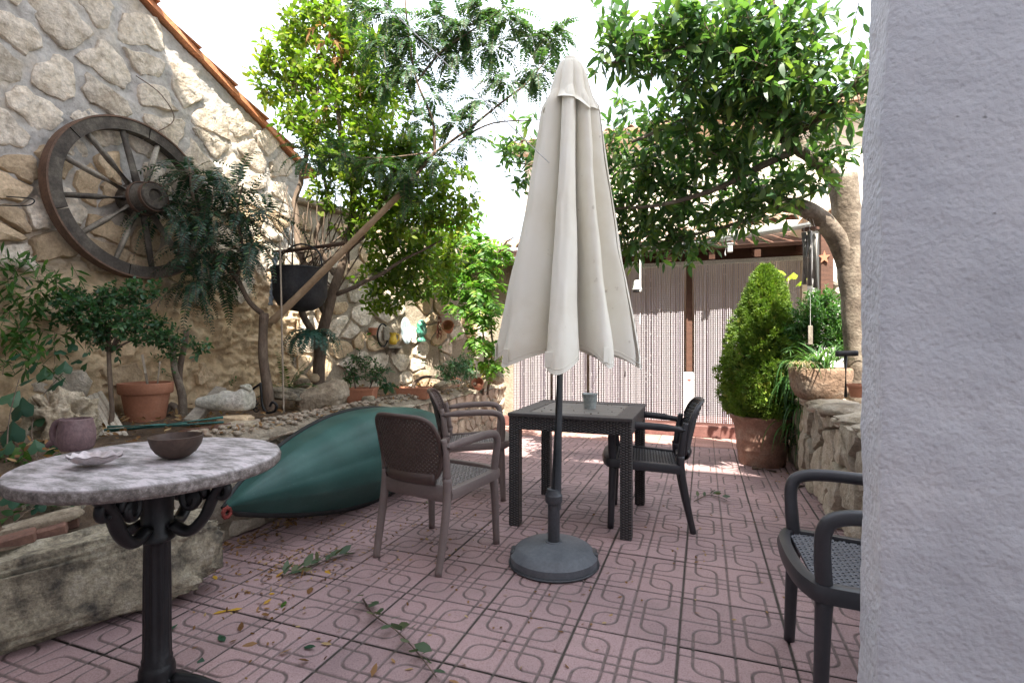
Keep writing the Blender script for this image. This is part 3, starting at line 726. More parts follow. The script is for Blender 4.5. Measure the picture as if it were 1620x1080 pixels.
# ------------------------------------------------------------------ furniture
M['taupe'] = pm('taupe_plastic', [(.3, (.165, .125, .115)), (.7, (.21, .165, .15))], 4, .5, .15, 120, .001, spec=.4, mott=.08)
M['brown_plastic'] = pm('brown_plastic', [(.3, (.062, .038, .032)), (.7, (.085, .055, .046))], 4, .42, .15, 120, .001, spec=.5, mott=.08)
M['anthracite'] = pm('anthracite_plastic', [(.3, (.026, .025, .029)), (.7, (.042, .04, .045))], 4, .42, .15, 120, .001, spec=.5, mott=.1)
M['seat_grey'] = pm('seat_grey', [(.3, (.06, .06, .07)), (.7, (.09, .09, .10))], 5, .5, .15, 120, .001, spec=.5, mott=.1)
M['seat_taupe'] = pm('seat_taupe', [(.3, (.14, .12, .115)), (.7, (.19, .165, .155))], 5, .5, .15, 120, .001, spec=.5, mott=.1)

def sect(o, w, d): return Matrix(((1, 0, 0, o[0]), (0, 1, 0, o[1]), (0, 0, 1, o[2]), (0, 0, 0, 1)))
def woven(name, outline, to3, nu, nv, thick, mat, parent):
    """Woven panel: a lattice with real holes, given thickness, its strands standing alternately proud."""
    (x0, x1, y0, y1) = (min(p[0] for p in outline), max(p[0] for p in outline), min(p[1] for p in outline), max(p[1] for p in outline))
    def inside(x, y):
        c = False; n = len(outline)
        for i in range(n):
            a, b = outline[i], outline[(i+1) % n]
            if (a[1] > y) != (b[1] > y) and x < (b[0]-a[0])*(y-a[1])/(b[1]-a[1])+a[0]: c = not c
        return c
    def cx(i, n):   # three columns per cell: bar, hole, bar
        c, k = divmod(i, 3); return (c+(0, .30, .70)[k])/n
    U, V = nu*3, nv*3; mb = MB(); idx = {}
    def vert(i, j, s):
        if (i, j, s) not in idx:
            row = j//3; u = cx(i, nu); v = cx(j, nv); u += (.5/nu if row % 2 else 0)
            w = .0016*math.sin((i//3+j//3)*PI+.5)+.0022*math.cos(u*nu*2*PI)*(1 if row % 2 else -1)
            idx[(i, j, s)] = len(mb.v); mb.v.append(tuple(to3(x0+(x1-x0)*u, y0+(y1-y0)*v, w+(thick/2 if s else -thick/2))))
        return idx[(i, j, s)]
    cellsq = set()
    for j in range(V):
        for i in range(U):
            if i % 3 == 1 and j % 3 == 1: continue
            u = (cx(i, nu)+cx(i+1, nu))/2+(.5/nu if (j//3) % 2 else 0); v = (cx(j, nv)+cx(j+1, nv))/2
            if inside(x0+(x1-x0)*u, y0+(y1-y0)*v): cellsq.add((i, j))
    for (i, j) in cellsq:
        a = [vert(i, j, 1), vert(i+1, j, 1), vert(i+1, j+1, 1), vert(i, j+1, 1)]; b = [vert(i, j, 0), vert(i+1, j, 0), vert(i+1, j+1, 0), vert(i, j+1, 0)]
        mb.f += [tuple(a), tuple(b[::-1])]
        for (di, dj, p, q) in ((0, -1, 0, 1), (1, 0, 1, 2), (0, 1, 2, 3), (-1, 0, 3, 0)):
            if (i+di, j+dj) not in cellsq: mb.f.append((a[p], b[p], b[q], a[q]))
    return mb.build(name, mat, parent)
def chair(label, frame, backm, seatm, loc, rz, group):
    """Plastic armchair; faces +y, back at -y."""
    t = thing('garden_armchair', label, 'chair', loc, rz, group)
    # seat
    def so(x, y, w): return Vector((x, y, .425+.012*((y+.0)/.2)+.10*(x*x)*.6+w))
    out = [(-.205, -.20), (.205, -.20), (.235, .19), (.20, .225), (-.20, .225), (-.235, .19)]
    woven('seat', out, so, 19, 22, .010, seatm, t)
    # seat rim and apron
    rim = [(-.235, -.215), (-.255, .17), (-.225, .235), (-.1, .262), (.1, .262), (.225, .235), (.255, .17), (.235, -.215)]
    mb = MB()
    loop = crom([(x, y, 0) for x, y in rim], 4)
    n = len(loop)
    prof = [(0, .012), (.018, .008), (.026, -.014), (.020, -.045), (-.002, -.048), (-.022, -.002), (-.018, .010)]
    vs = []; fs = []
    for i, p in enumerate(loop):
        d = (loop[min(i+1, n-1)]-loop[max(i-1, 0)]).normalized(); nrm = Vector((-d.y, d.x, 0))
        if nrm.dot(p) < 0: nrm = -nrm
        for (a, z) in prof: vs.append((p.x+nrm.x*a, p.y+nrm.y*a, .43+z+.012*(p.y/.2)+.004))
    m = len(prof)
    for i in range(n-1):
        for k in range(m): fs.append((i*m+k, i*m+(k+1) % m, (i+1)*m+(k+1) % m, (i+1)*m+k))
    fs += [tuple(range(m-1, -1, -1)), tuple((n-1)*m+k for k in range(m))]
    mb.add(vs, fs); mb.box((0, -.222, .405), (.46, .022, .09), bev=.008)
    mb.build('seat_frame', frame, t, auto=50)
    for s in (-1, 1):
        # front leg, rear leg
        MB().tube(crom([(s*.238, .205, .41), (s*.246, .212, .30), (s*.252, .222, .0)], 5), lerpr(.028, .0205, 11), 10).build('leg', frame, t, smooth=True)
        MB().tube(crom([(s*.222, -.215, .50), (s*.228, -.222, .38), (s*.228, -.262, .15), (s*.225, -.295, .0)], 5), lerpr(.027, .0195, 16), 10).build('leg', frame, t, smooth=True)
        # back stile and armrest
        MB().tube(crom([(s*.222, -.215, .46), (s*.226, -.232, .60), (s*.222, -.250, .70)], 5), lerpr(.024, .018, 11), 8).build('stile', frame, t, smooth=True)
        a = crom([(s*.230, -.24, .655), (s*.256, -.10, .672), (s*.268, .08, .680), (s*.268, .178, .668), (s*.264, .212, .625), (s*.252, .214, .53), (s*.244, .206, .43)], 5)
        MB().tube(a, [.017]*4+[.021]*(len(a)-10)+[.022]*6, 10, flat=1.15).build('armrest', frame, t, smooth=True)
    # backrest: rounded woven panel, curved in plan and leaning back
    w, h = .212, .355
    o2 = []
    for k in range(40):
        a = 2*PI*k/40; c, s = math.cos(a), math.sin(a); ex = .42
        o2.append((w*math.copysign(abs(c)**ex, c)*(1-.10*(s < 0)*abs(s)), h/2*math.copysign(abs(s)**.55, s)))
    def bo(x, y, q):
        z = .645+y; lean = -.222-.22*(z-.46); return Vector((x, lean-.055*(1-(x/.22)**2)+.0-q-(.05*max(0, (z-.70))/.1*.25), z))
    woven('backrest', o2, bo, 17, 30, .009, backm, t)
    rimp = [bo(x*1.02, y*1.02, 0) for x, y in o2]
    MB().tube(rimp, .013, 8, closed=True).build('back_rim', backm, t, smooth=True)
    mb = MB(); lowp = [bo(x, -.16, 0) for x in (-.17, -.09, 0, .09, .17)]
    mb.tube(crom(lowp, 4), .022, 8, flat=1.6); mb.build('back_base', backm, t, smooth=True)
    return t
def facing(dx, dy): return math.atan2(-dx, dy)
CG = 'woven plastic armchairs on the patio'
chair('taupe plastic armchair with dark woven back, seen from behind beside the canoe', M['taupe'], M['brown_plastic'], M['seat_taupe'], (-1.46, 2.715, 0), facing(.085, .44), CG)
chair('taupe plastic armchair on the far left of the table, half hidden by another chair', M['taupe'], M['brown_plastic'], M['seat_taupe'], (-1.74, 3.82, 0), facing(.92, .40), CG)
chair('black plastic armchair pushed under the table from the right', M['anthracite'], M['anthracite'], M['anthracite'], (-.375, 3.665, 0), facing(-.46, -.05), CG)
chair('dark armchair partly hidden behind the white stucco wall end', M['anthracite'], M['anthracite'], M['seat_grey'], (.56, 2.125, 0), facing(-1, -.03), CG)

# wicker look table
def wicker_material():
    m, n, l, b = new_mat('wicker'); tc = n.new('ShaderNodeTexCoord'); sp = n.new('ShaderNodeSeparateXYZ'); l.new(tc.outputs['Object'], sp.inputs[0])
    def mth(op, a, bb=None, c=None):
        q = n.new('ShaderNodeMath'); q.operation = op
        for i, v in enumerate((a, bb, c)):
            if v is None: continue
            if isinstance(v, (int, float)): q.inputs[i].default_value = v
            else: l.new(v, q.inputs[i])
        return q.outputs[0]
    xy = mth('ADD', sp.outputs['X'], sp.outputs['Y'])
    col = mth('MULTIPLY', xy, 52.0); row = mth('MULTIPLY', sp.outputs['Z'], 62.0)
    par = mth('MULTIPLY', mth('MODULO', mth('FLOOR', mth('ABSOLUTE', col)), 2.0), .5)
    rr = mth('FRACT', mth('ADD', mth('ABSOLUTE', row), par))
    hump = mth('SINE', mth('MULTIPLY', rr, PI)); cf = mth('FRACT', mth('ABSOLUTE', col)); hc = mth('POWER', mth('SINE', mth('MULTIPLY', cf, PI)), .5)
    h = mth('MULTIPLY', hump, hc)
    r = ramp(n, [(.1, (.018, .016, .016)), (.6, (.062, .055, .053)), (1, (.095, .085, .082))]); l.new(h, r.inputs['Fac']); l.new(r.outputs[0], b.inputs['Base Color'])
    b.inputs['Roughness'].default_value = .5; b.inputs['Specular IOR Level'].default_value = .45
    bp = n.new('ShaderNodeBump'); bp.inputs['Strength'].default_value = 1; bp.inputs['Distance'].default_value = .008; l.new(h, bp.inputs['Height']); l.new(bp.outputs[0], b.inputs['Normal'])
    return m
M['wicker'] = wicker_material()
M['wicker_top'] = pm('table_border', [(.3, (.055, .047, .046)), (.7, (.085, .075, .072))], 8, .5, .5, 90, .003, stretch=(1, 6, 1))
M['slat'] = pm('table_slat', [(.3, (.14, .125, .11)), (.55, (.20, .18, .16)), (.75, (.25, .23, .205))], 5, .55, .3, 40, .002, stretch=(2, 30, 2), perobj=.12)
tb = thing('dining_table', 'square dark wicker look table with slatted top behind the umbrella', 'table', (-.81, 3.60, 0))
TH, TW = .74, .40
for sx in (-1, 1):
    for sy in (-1, 1): MB().box((sx*(TW-.035), sy*(TW-.035), .325), (.07, .07, .65), bev=.004).build('leg', M['wicker'], tb)
mb = MB()
for s in (-1, 1):
    mb.box((0, s*(TW-.012), TH-.052), (TW*2, .024, .095), bev=.005); mb.box((s*(TW-.012), 0, TH-.053), (.024, TW*2-.05, .095), bev=.005)
mb.build('apron', M['wicker'], tb)
mb = MB()
for s in (-1, 1):
    mb.box((0, s*(TW-.05), TH-.003), (TW*2+.012, .112, .024), bev=.004); mb.box((s*(TW-.05), 0, TH-.004), (.112, TW*2-.216, .022), bev=.003)
mb.build('border', M['wicker_top'], tb)
for k in range(6): MB().box((0, -.247+.0988*k, TH-.006), (.584, .096, .02), bev=.003).build('slat', M['slat'], tb)
M['bucket'] = pm('grey_tin', [(.3, (.30, .33, .32)), (.7, (.40, .43, .42))], 6, .5, .1, 50, metal=.2)
bk = thing('tin_bucket', 'small grey tin pot standing on the slatted table top', 'bucket', (-.755, 3.63, TH+.005))
MB().lathe([(.041, 0), (.045, .03), (.052, .095), (.055, .098), (.056, .104), (.053, .106), (.049, .098), (.040, .006), (.001, .006)], 28).build('body', M['bucket'], bk, auto=40)
for z in (.06, .078): MB().tube([(math.cos(a)*(.0475+z*.05), math.sin(a)*(.0475+z*.05), z) for a in [2*PI*k/24 for k in range(24)]], .0016, 5, closed=True).build('bead', M['bucket'], bk, smooth=True)
M['debris'] = pm('dry_debris', [(.3, (.05, .035, .025)), (.7, (.16, .11, .07))], 9, .9, .3)
rd = random.Random(5); mb = MB()
for k in range(26):
    mb.blob((rd.uniform(-.3, .3)-.81, rd.uniform(-.3, .3)+3.6, TH+.009), (rd.uniform(.003, .008), rd.uniform(.002, .006), .003), 5, 3, .4, seed=k)
tag(mb.build('table_debris', M['debris']), 'scattered dry specks on the slatted table top', 'debris', kind='stuff')

# ------------------------------------------------------------------ closed parasol with its base
def cloth_material():
    m, n, l, b = new_mat('parasol_cloth'); tc = n.new('ShaderNodeTexCoord'); vec = tc.outputs['Object']
    a = noise_node(n, l, vec, 2.2, 6, .6); r = ramp(n, [(.28, (.76, .70, .57)), (.5, (.86, .82, .71)), (.7, (.89, .86, .77))]); l.new(a.outputs['Fac'], r.inputs['Fac'])
    s = noise_node(n, l, vec, 17, 3, .5); sm = n.new('ShaderNodeMapRange'); sm.inputs['From Min'].default_value = .70; sm.inputs['From Max'].default_value = .76; sm.inputs['To Max'].default_value = .55; l.new(s.outputs['Fac'], sm.inputs['Value'])
    mx = n.new('ShaderNodeMixRGB'); mx.inputs['Color2'].default_value = (.42, .36, .27, 1); l.new(sm.outputs[0], mx.inputs['Fac']); l.new(r.outputs[0], mx.inputs['Color1'])
    l.new(mx.outputs[0], b.inputs['Base Color']); b.inputs['Roughness'].default_value = .9; b.inputs['Specular IOR Level'].default_value = .15
    w = noise_node(n, l, vec, 420, 2); bp = n.new('ShaderNodeBump'); bp.inputs['Strength'].default_value = .12; bp.inputs['Distance'].default_value = .002; l.new(w.outputs['Fac'], bp.inputs['Height']); l.new(bp.outputs[0], b.inputs['Normal'])
    tr = n.new('ShaderNodeBsdfTranslucent'); l.new(mx.outputs[0], tr.inputs['Color']); ms = n.new('ShaderNodeMixShader'); ms.inputs['Fac'].default_value = .08
    l.new(b.outputs[0], ms.inputs[1]); l.new(tr.outputs[0], ms.inputs[2]); l.new(ms.outputs[0], n['Material Output'].inputs['Surface'])
    return m
M['cloth'] = cloth_material()
M['grey_metal'] = pm('pole_metal', [(.3, (.034, .037, .042)), (.7, (.055, .058, .064))], 6, .4, .1, 60, spec=.5)
M['base_plastic'] = pm('base_plastic', [(.25, (.075, .082, .092)), (.5, (.115, .125, .138)), (.75, (.16, .17, .18))], 5, .55, .15, 80, .002, spec=.4, mott=.15)
um = thing('parasol', 'closed cream garden parasol standing in a round grey base', 'parasol', (-.772, 2.744, 0)); 
LEAN = Matrix.Rotation(R(1.9), 4, Vector((-.348, .9376, 0)))
NR = 8
def fold(th, ph0=.22):
    """Radius factor round the closed canopy: broad panels at the ribs, deep valleys between."""
    q = (th-ph0)*NR/2; c = abs(math.cos(q)); k = math.floor(q/PI+.5)
    j = 1+.10*math.sin(k*2.3+1.1)
    return (.16+.84*c**.66)*j, c, k
def canopy(u, v, inner=0.0):
    th = 2*PI*u; th += .13*math.sin(2*th+1.0)+.07*math.sin(3*th+.4)*min(1, v*2); f, c, k = fold(th)
    zt, zb = 2.70, 1.135
    hem = -.055*c**3+.045*(1-c)+.02*math.sin(k*1.9)
    z = zt+(zb+hem-zt)*v
    Rr = .035+.115*min(1, v/.12)**.8+.255*max(0, (v-.06)/.94)**1.18
    deep = min(1, v*1.4+.5); ff = 1-(1-f)*deep
    tw = .30*min(1, v*1.5)*(1-c)**1.3+.10*v*math.sin(k*2.7+.6)*(1-c)+.05*math.sin(v*7+k)*v*(1-c)
    r = Rr*ff*(1+.02*math.sin(v*9+k*1.7)*v)-inner; r += (.008*nz((math.cos(th)*5, math.sin(th)*5, v*5), 1, 3)+.006*nz((math.cos(th)*14, math.sin(th)*14, v*9), 1, 7))*min(1, v*2)
    if v > .97: r -= .004
    return Vector((r*math.cos(th+tw), r*math.sin(th+tw), z))
mb = MB(); mb.M = LEAN; mb.grid(240, 60, canopy); mb.build('canopy', M['cloth'], um, smooth=True)
mb = MB(); mb.M = LEAN; mb.tube([canopy(k/480, .985)*1 for k in range(480)], .0022, 4, closed=True); mb.build('hem', M['cloth'], um, smooth=True)
def caph(u, v):
    th = 2*PI*u; f, c, k = fold(th, .1)
    q = .06*math.sin(th*3+.8)*v*v
    r = (.036+.104*v**.50+.022*v**5)*(1-(1-f)*.42*v**.5); z = 2.765-.31*v+.03*(1-c)*v+q*.55+.0
    lift = .035*max(0, math.cos(th+1.05))**6*max(0, (v-.75)/.25)
    return Vector(((r+lift)*math.cos(th), (r+lift)*math.sin(th), z+lift*.9))
mb = MB(); mb.M = LEAN; mb.grid(180, 30, caph); mb.build('top_cap', M['cloth'], um, smooth=True)
mb = MB(); mb.M = LEAN; mb.lathe([(.001, 2.795), (.014, 2.792), (.03, 2.782), (.037, 2.766), (.034, 2.752), (.02, 2.75)], 20); mb.build('finial', M['cloth'], um, smooth=True)
mb = MB(); mb.M = LEAN; mb.tube([(0, 0, .30), (0, 0, 2.75)], .031, 18); mb.build('pole', M['grey_metal'], um, auto=40)
for k in range(NR):
    th = (k*2*PI/NR)+.22; mb = MB(); mb.M = LEAN
    mb.tube([(math.cos(th)*.03, math.sin(th)*.03, 2.66), (math.cos(th)*.27, math.sin(th)*.27, 1.14)], .006, 5); mb.build('rib', M['grey_metal'], um)
    mb = MB(); mb.M = LEAN; f = canopy(th/(2*PI) % 1, .965)
    Rm = Matrix.Rotation(th, 3, 'Z'); mb.box((f.x*1.012, f.y*1.012, f.z), (.006, .04, .075), Rm, bev=.002); mb.build('rib_pocket', M['cloth'], um)
mb = MB(); mb.lathe([(.033, .06), (.033, .33), (.045, .335), (.047, .345), (.047, .375), (.042, .382), (.037, .41), (.032, .412)], 22); mb.build('collar_tube', M['grey_metal'], um, auto=35)
mb = MB()
mb.lathe([(.225, .004), (.238, .010), (.240, .052), (.232, .060), (.205, .086), (.19, .094), (.12, .108), (.06, .116), (.046, .118), (.044, .124), (.034, .124), (.034, .10)], 56)
bs = mb.build('base', M['base_plastic'], um, auto=30)
for k, a in enumerate((R(196), R(16))):
    Rm = Matrix.Rotation(a, 3, 'Z'); c = Rm @ Vector((.216, 0, .055)); MB().box(c, (.044, .085, .046), Rm, bev=.01).build('grip', M['grey_metal'], bs)
MB().tube([(math.cos(a)*.244, math.sin(a)*.244, .008) for a in [2*PI*k/48 for k in range(48)]], .006, 6, closed=True).build('foot_ring', M['grey_metal'], bs, smooth=True)

# ------------------------------------------------------------------ cart wheel on the gable
M['old_wood'] = pm('old_wood', [(.25, (.11, .09, .07)), (.5, (.22, .19, .15)), (.75, (.34, .31, .255))], 7, .9, .9, 50, .006, stretch=(1, 1, 1), perobj=.2, mott=.3)
M['dark_old_wood'] = pm('dark_old_wood', [(.25, (.032, .026, .021)), (.5, (.075, .062, .05)), (.75, (.17, .15, .115))], 8, .9, .9, 50, .006, mott=.3)
wh = thing('cart_wheel', 'weathered wooden cart wheel with rusty iron tyre hung on the stone gable', 'wheel', (-4.07, 2.70, 2.30)); WR = .605
wh.rotation_euler = (0, R(-3), 0)
def wdir(a): return Vector((0, math.cos(a), math.sin(a)))
MB().tube([wdir(2*PI*k/72)*WR for k in range(72)], .0, 4, closed=True)
def ring(r0, r1, x0, x1, a0, a1, n):
    mb = MB(); vs = []; fs = []
    for k in range(n+1):
        d = wdir(a0+(a1-a0)*k/n)
        for (x, r) in ((x0, r0), (x1, r0), (x1, r1), (x0, r1)): vs.append(d*r+Vector((x, 0, 0)))
    for k in range(n):
        for j in range(4): fs.append((k*4+j, k*4+(j+1) % 4, (k+1)*4+(j+1) % 4, (k+1)*4+j))
    fs += [(3, 2, 1, 0), (n*4, n*4+1, n*4+2, n*4+3)]
    return mb.add(vs, fs)
for k in range(6): ring(WR-.095, WR-.013, -.03, .042, k*PI/3+.012+.35, (k+1)*PI/3-.004+.35, 14).build('felloe', M['dark_old_wood'], wh)
ring(WR-.012, WR, -.036, .05, 0, 2*PI, 84).build('tyre', M['rust'], wh)
for k in range(12):
    a = k*PI/6+.18; d = wdir(a); p = [d*.10+Vector((.045, 0, 0)), d*.3+Vector((.03, 0, 0)), d*(WR-.08)+Vector((.008, 0, 0))]
    MB().tube(p, [.030, .025, .021], 8, flat=.85).build('spoke', M['old_wood'] if k % 3 else M['dark_old_wood'], wh, smooth=True)
RX = Matrix.Rotation(R(90), 4, 'Y')
mb = MB(); mb.M = RX; mb.lathe([(.02, -.08), (.105, -.08), (.125, -.03), (.13, .03), (.122, .07), (.108, .13), (.10, .20), (.092, .215), (.055, .217), (.05, .19), (.01, .19)], 22, jit=.04); mb.build('hub', M['dark_old_wood'], wh, auto=35)
for z, r in ((.085, .122), (.19, .104)):
    mb = MB(); mb.M = RX; mb.lathe([(r, z-.014), (r+.006, z-.014), (r+.006, z+.014), (r, z+.014)], 26, cap=False); mb.build('hub_band', M['rust'], wh)
hp = thing('iron_hoop', 'rusty iron half hoop leaning on the wall below the wheel', 'hoop', AX(175, 520, -4.08))
c0 = AX(178, 492, -4.08); hp.location = c0
MB().tube([(0, math.cos(a)*.165, math.sin(a)*.165) for a in [R(-20)+R(215)*k/24 for k in range(25)]], .016, 6, flat=.5).build('hoop', M['rust'], hp, smooth=True)
MB().tube([(0.01, .14, -.05), (.01, -.02, -.03)], .01, 6).build('bar', M['rust'], hp)
for i, (pth, lab) in enumerate((([(60, 0, 0)], ''),)): pass
M['twine'] = pm('twine', [(.3, (.10, .065, .045)), (.7, (.18, .12, .085))], 9, .9, .3)
def strand(name, label, cat, pts, r, mat, per=6, n=5):
    P = crom(pts, per); c = P[0].copy(); return tag(MB().tube([p-c for p in P], r, n).build(name, mat, None, smooth=True, loc=c), label, cat)
strand('dry_vine', 'thin dry vine stem hanging down the stone gable above the wheel', 'vine', [AX(215, 120, -4.14), AX(255, 150, -4.1), AX(275, 190, -4.11), AX(235, 215, -4.12)], .004, M['twine'])
strand('wall_wire', 'bent wire loop sticking out of the wall left of the wheel', 'wire', [AX(0, 325, -4.14), AX(45, 325, -4.02), AX(52, 315, -4.0), AX(10, 311, -4.1)], .004, M['iron'])

# ------------------------------------------------------------------ round marble table with cast iron foot
def marble_material():
    m, n, l, b = new_mat('worn_marble'); tc = n.new('ShaderNodeTexCoord'); vec = tc.outputs['Object']
    mp = n.new('ShaderNodeMapping'); mp.inputs['Scale'].default_value = (1, 2.6, 1); mp.inputs['Rotation'].default_value = (0, 0, R(22)); l.new(vec, mp.inputs['Vector'])
    a = noise_node(n, l, mp.outputs[0], 7.0, 12, .72); r = ramp(n, [(.34, (.08, .07, .062)), (.43, (.22, .20, .19)), (.50, (.36, .325, .32)), (.57, (.56, .50, .51)), (.68, (.40, .335, .33))]); l.new(a.outputs['Fac'], r.inputs['Fac'])
    sp = n.new('ShaderNodeSeparateXYZ'); l.new(vec, sp.inputs[0])
    e = noise_node(n, l, vec, 48, 8, .75); er = ramp(n, [(.34, (.05, .04, .035)), (.5, (.15, .125, .11)), (.68, (.36, .32, .30))]); l.new(e.outputs['Fac'], er.inputs['Fac'])
    mr = n.new('ShaderNodeMapRange'); mr.inputs['From Min'].default_value = -.012; mr.inputs['From Max'].default_value = -.003; l.new(sp.outputs['Z'], mr.inputs['Value'])
    mx = n.new('ShaderNodeMixRGB'); l.new(mr.outputs[0], mx.inputs['Fac']); l.new(er.outputs[0], mx.inputs['Color1']); l.new(r.outputs[0], mx.inputs['Color2'])
    l.new(mx.outputs[0], b.inputs['Base Color']); b.inputs['Roughness'].default_value = .6
    bp = n.new('ShaderNodeBump'); bp.inputs['Strength'].default_value = .5; bp.inputs['Distance'].default_value = .006; l.new(e.outputs['Fac'], bp.inputs['Height']); l.new(bp.outputs[0], b.inputs['Normal'])
    return m
M['marble'] = marble_material()
TC = Vector((-1.789, 1.257, 0)); TZ = .815; TR = .395
rt_ = thing('marble_table', 'round worn marble table on a black cast iron column at the left', 'table', TC)
top = MB().lathe([(.01, -.046), (TR-.03, -.048), (TR-.008, -.045), (TR, -.036), (TR+.002, -.018), (TR-.004, -.005), (TR-.014, 0), (.2, .0), (.01, .0)], 96, jit=.006).build('top', M['marble'], rt_, auto=35, loc=(0, 0, TZ))
mb = MB(); n = 40; prof = [(.115, .0), (.10, .015), (.060, .03), (.055, .05), (.056, .075), (.052, .095), (.046, .105), (.0475, .118), (.044, .125), (.043, .215), (.0425, .36), (.0405, .515), (.042, .525), (.054, .532), (.056, .55), (.047, .56), (.05, .66), (.065, .745), (.09, .766)]
vs = []; fs = []
for i, (r, z) in enumerate(prof):
    fl = .13 if .2 < z < .52 else 0
    for k in range(n*2): a = 2*PI*k/(n*2); rr = r*(1-fl*(.5+.5*math.cos(a*10))); vs.append((rr*math.cos(a), rr*math.sin(a), z))
m = n*2
for i in range(len(prof)-1):
    for k in range(m): fs.append((i*m+k, i*m+(k+1) % m, (i+1)*m+(k+1) % m, (i+1)*m+k))
mb.add(vs, fs).build('column', M['iron'], rt_, auto=50)
for k in range(4):
    a = R(188)+k*PI/2+.2; u = Vector((math.cos(a), math.sin(a), 0)); z_ = Vector((0, 0, 1)); mb = MB()
    def q(x, z): return u*x+z_*(.766-(.766-z)*1.5)
    # scrolled bracket: outer sweep, spiral eye, top bar, small end curl
    mb.tube(crom([q(.05, .645), q(.11, .628), q(.165, .66), q(.205, .715), q(.255, .755)], 6), [.024]*25, 8, flat=.8)
    sp = [q(.125+(.052-.0035*i)*math.cos(i*.55), .705+(.048-.0033*i)*math.sin(i*.55)) for i in range(13)]
    mb.tube(crom(sp, 3), .018, 8, flat=.8)
    sp = [q(.235+(.032-.0026*i)*math.cos(2+i*.6), .728+(.032-.0026*i)*math.sin(2+i*.6)) for i in range(10)]
    mb.tube(crom(sp, 3), .016, 8, flat=.8)
    mb.M = Matrix.Translation(q(.125, .705)) @ Matrix.Rotation(a, 4, 'Z') @ Matrix.Rotation(R(90), 4, 'X'); mb.lathe([(.001, -.010), (.030, -.010), (.034, -.004), (.034, .004), (.030, .010), (.001, .010)], 16); mb.M = None
    mb.box(q(.15, .762), (.28, .03, .012), Matrix.Rotation(a, 3, 'Z'), bev=.003)
    mb.build('bracket', M['iron'], rt_, smooth=True)
for k in range(3):
    a = R(20)+k*2*PI/3; u = Vector((math.cos(a), math.sin(a), 0))
    MB().tube(crom([u*.05+Vector((0, 0, .045)), u*.13+Vector((0, 0, .038)), u*.19+Vector((0, 0, .022)), u*.23+Vector((0, 0, .012))], 5), lerpr(.022, .012, 16), 8).build('foot', M['iron'], rt_, smooth=True)
# on the table: jug, shell, bowl
M['clay_mug'] = pm('clay_mug', [(.25, (.09, .055, .055)), (.55, (.155, .095, .095)), (.8, (.20, .145, .14))], 10, .7, .4, 70, .003, mott=.3)
M['bowl_wood'] = pm('bowl_wood', [(.3, (.035, .020, .014)), (.6, (.07, .042, .03)), (.8, (.10, .07, .05))], 9, .55, .2, 60, .003)
mg = thing('clay_jug', 'small purple brown clay mug with bird shaped handle on the marble table', 'mug', AZ(121, 711, TZ)+Vector((.0, .0, .001)), R(205)); mg.scale = (.74, .74, .92)
MB().lathe([(.001, .006), (.062, .0), (.072, .012), (.080, .045), (.078, .08), (.068, .112), (.066, .124), (.060, .126), (.060, .11), (.066, .07), (.06, .02), (.001, .016)], 36, jit=.012).build('body', M['clay_mug'], mg, auto=50)
MB().tube(crom([(.060, 0, .118), (.098, .0, .105), (.112, 0, .07), (.100, 0, .035), (.074, 0, .022)], 6), lerpr(.013, .017, 25), 10).build('handle', M['clay_mug'], mg, smooth=True)
MB().tube(crom([(.100, 0, .035), (.125, 0, .026), (.14, 0, .0145)], 5), lerpr(.015, .011, 11), 8).build('handle_tail', M['clay_mug'], mg, smooth=True)
M['shell'] = pm('shell', [(.3, (.42, .35, .33)), (.55, (.60, .54, .55)), (.8, (.50, .33, .28))], 16, .35, .4, 60, .003, spec=.6)
sh = thing('sea_shell', 'pale open sea shell lying on the marble table before the mug', 'shell', AZ(143, 738, TZ)+Vector((0, 0, .003)), R(20))
def shellf(u, v):
    a = 2*PI*u; r = v; rip = 1+.05*math.sin(a*11)*v; x = .085*r*math.cos(a)*rip*(1+.25*math.cos(a)); y = .055*r*math.sin(a)*rip
    return (x, y, .004+.030*r**2.2+.004*math.sin(a*11)*v)
MB().grid(66, 10, shellf).build('valve', M['shell'], sh, smooth=True)
MB().grid(66, 10, lambda u, v: tuple(Vector(shellf(u, v))*.96+Vector((0, 0, .005)))).build('lining', M['shell'], sh, smooth=True)
bw = tag(MB().lathe([(.001, .003), (.025, 0), (.05, .008), (.075, .027), (.093, .053), (.103, .085), (.1045, .092), (.098, .093), (.087, .06), (.06, .026), (.001, .014)], 40, jit=.008).build('wooden_bowl', M['bowl_wood'], None, auto=60, loc=AZ(279, 725, TZ)+Vector((0, 0, .001))), 'dark wooden bowl on the right side of the marble table', 'bowl'); bw.scale = (.8, .8, .85)
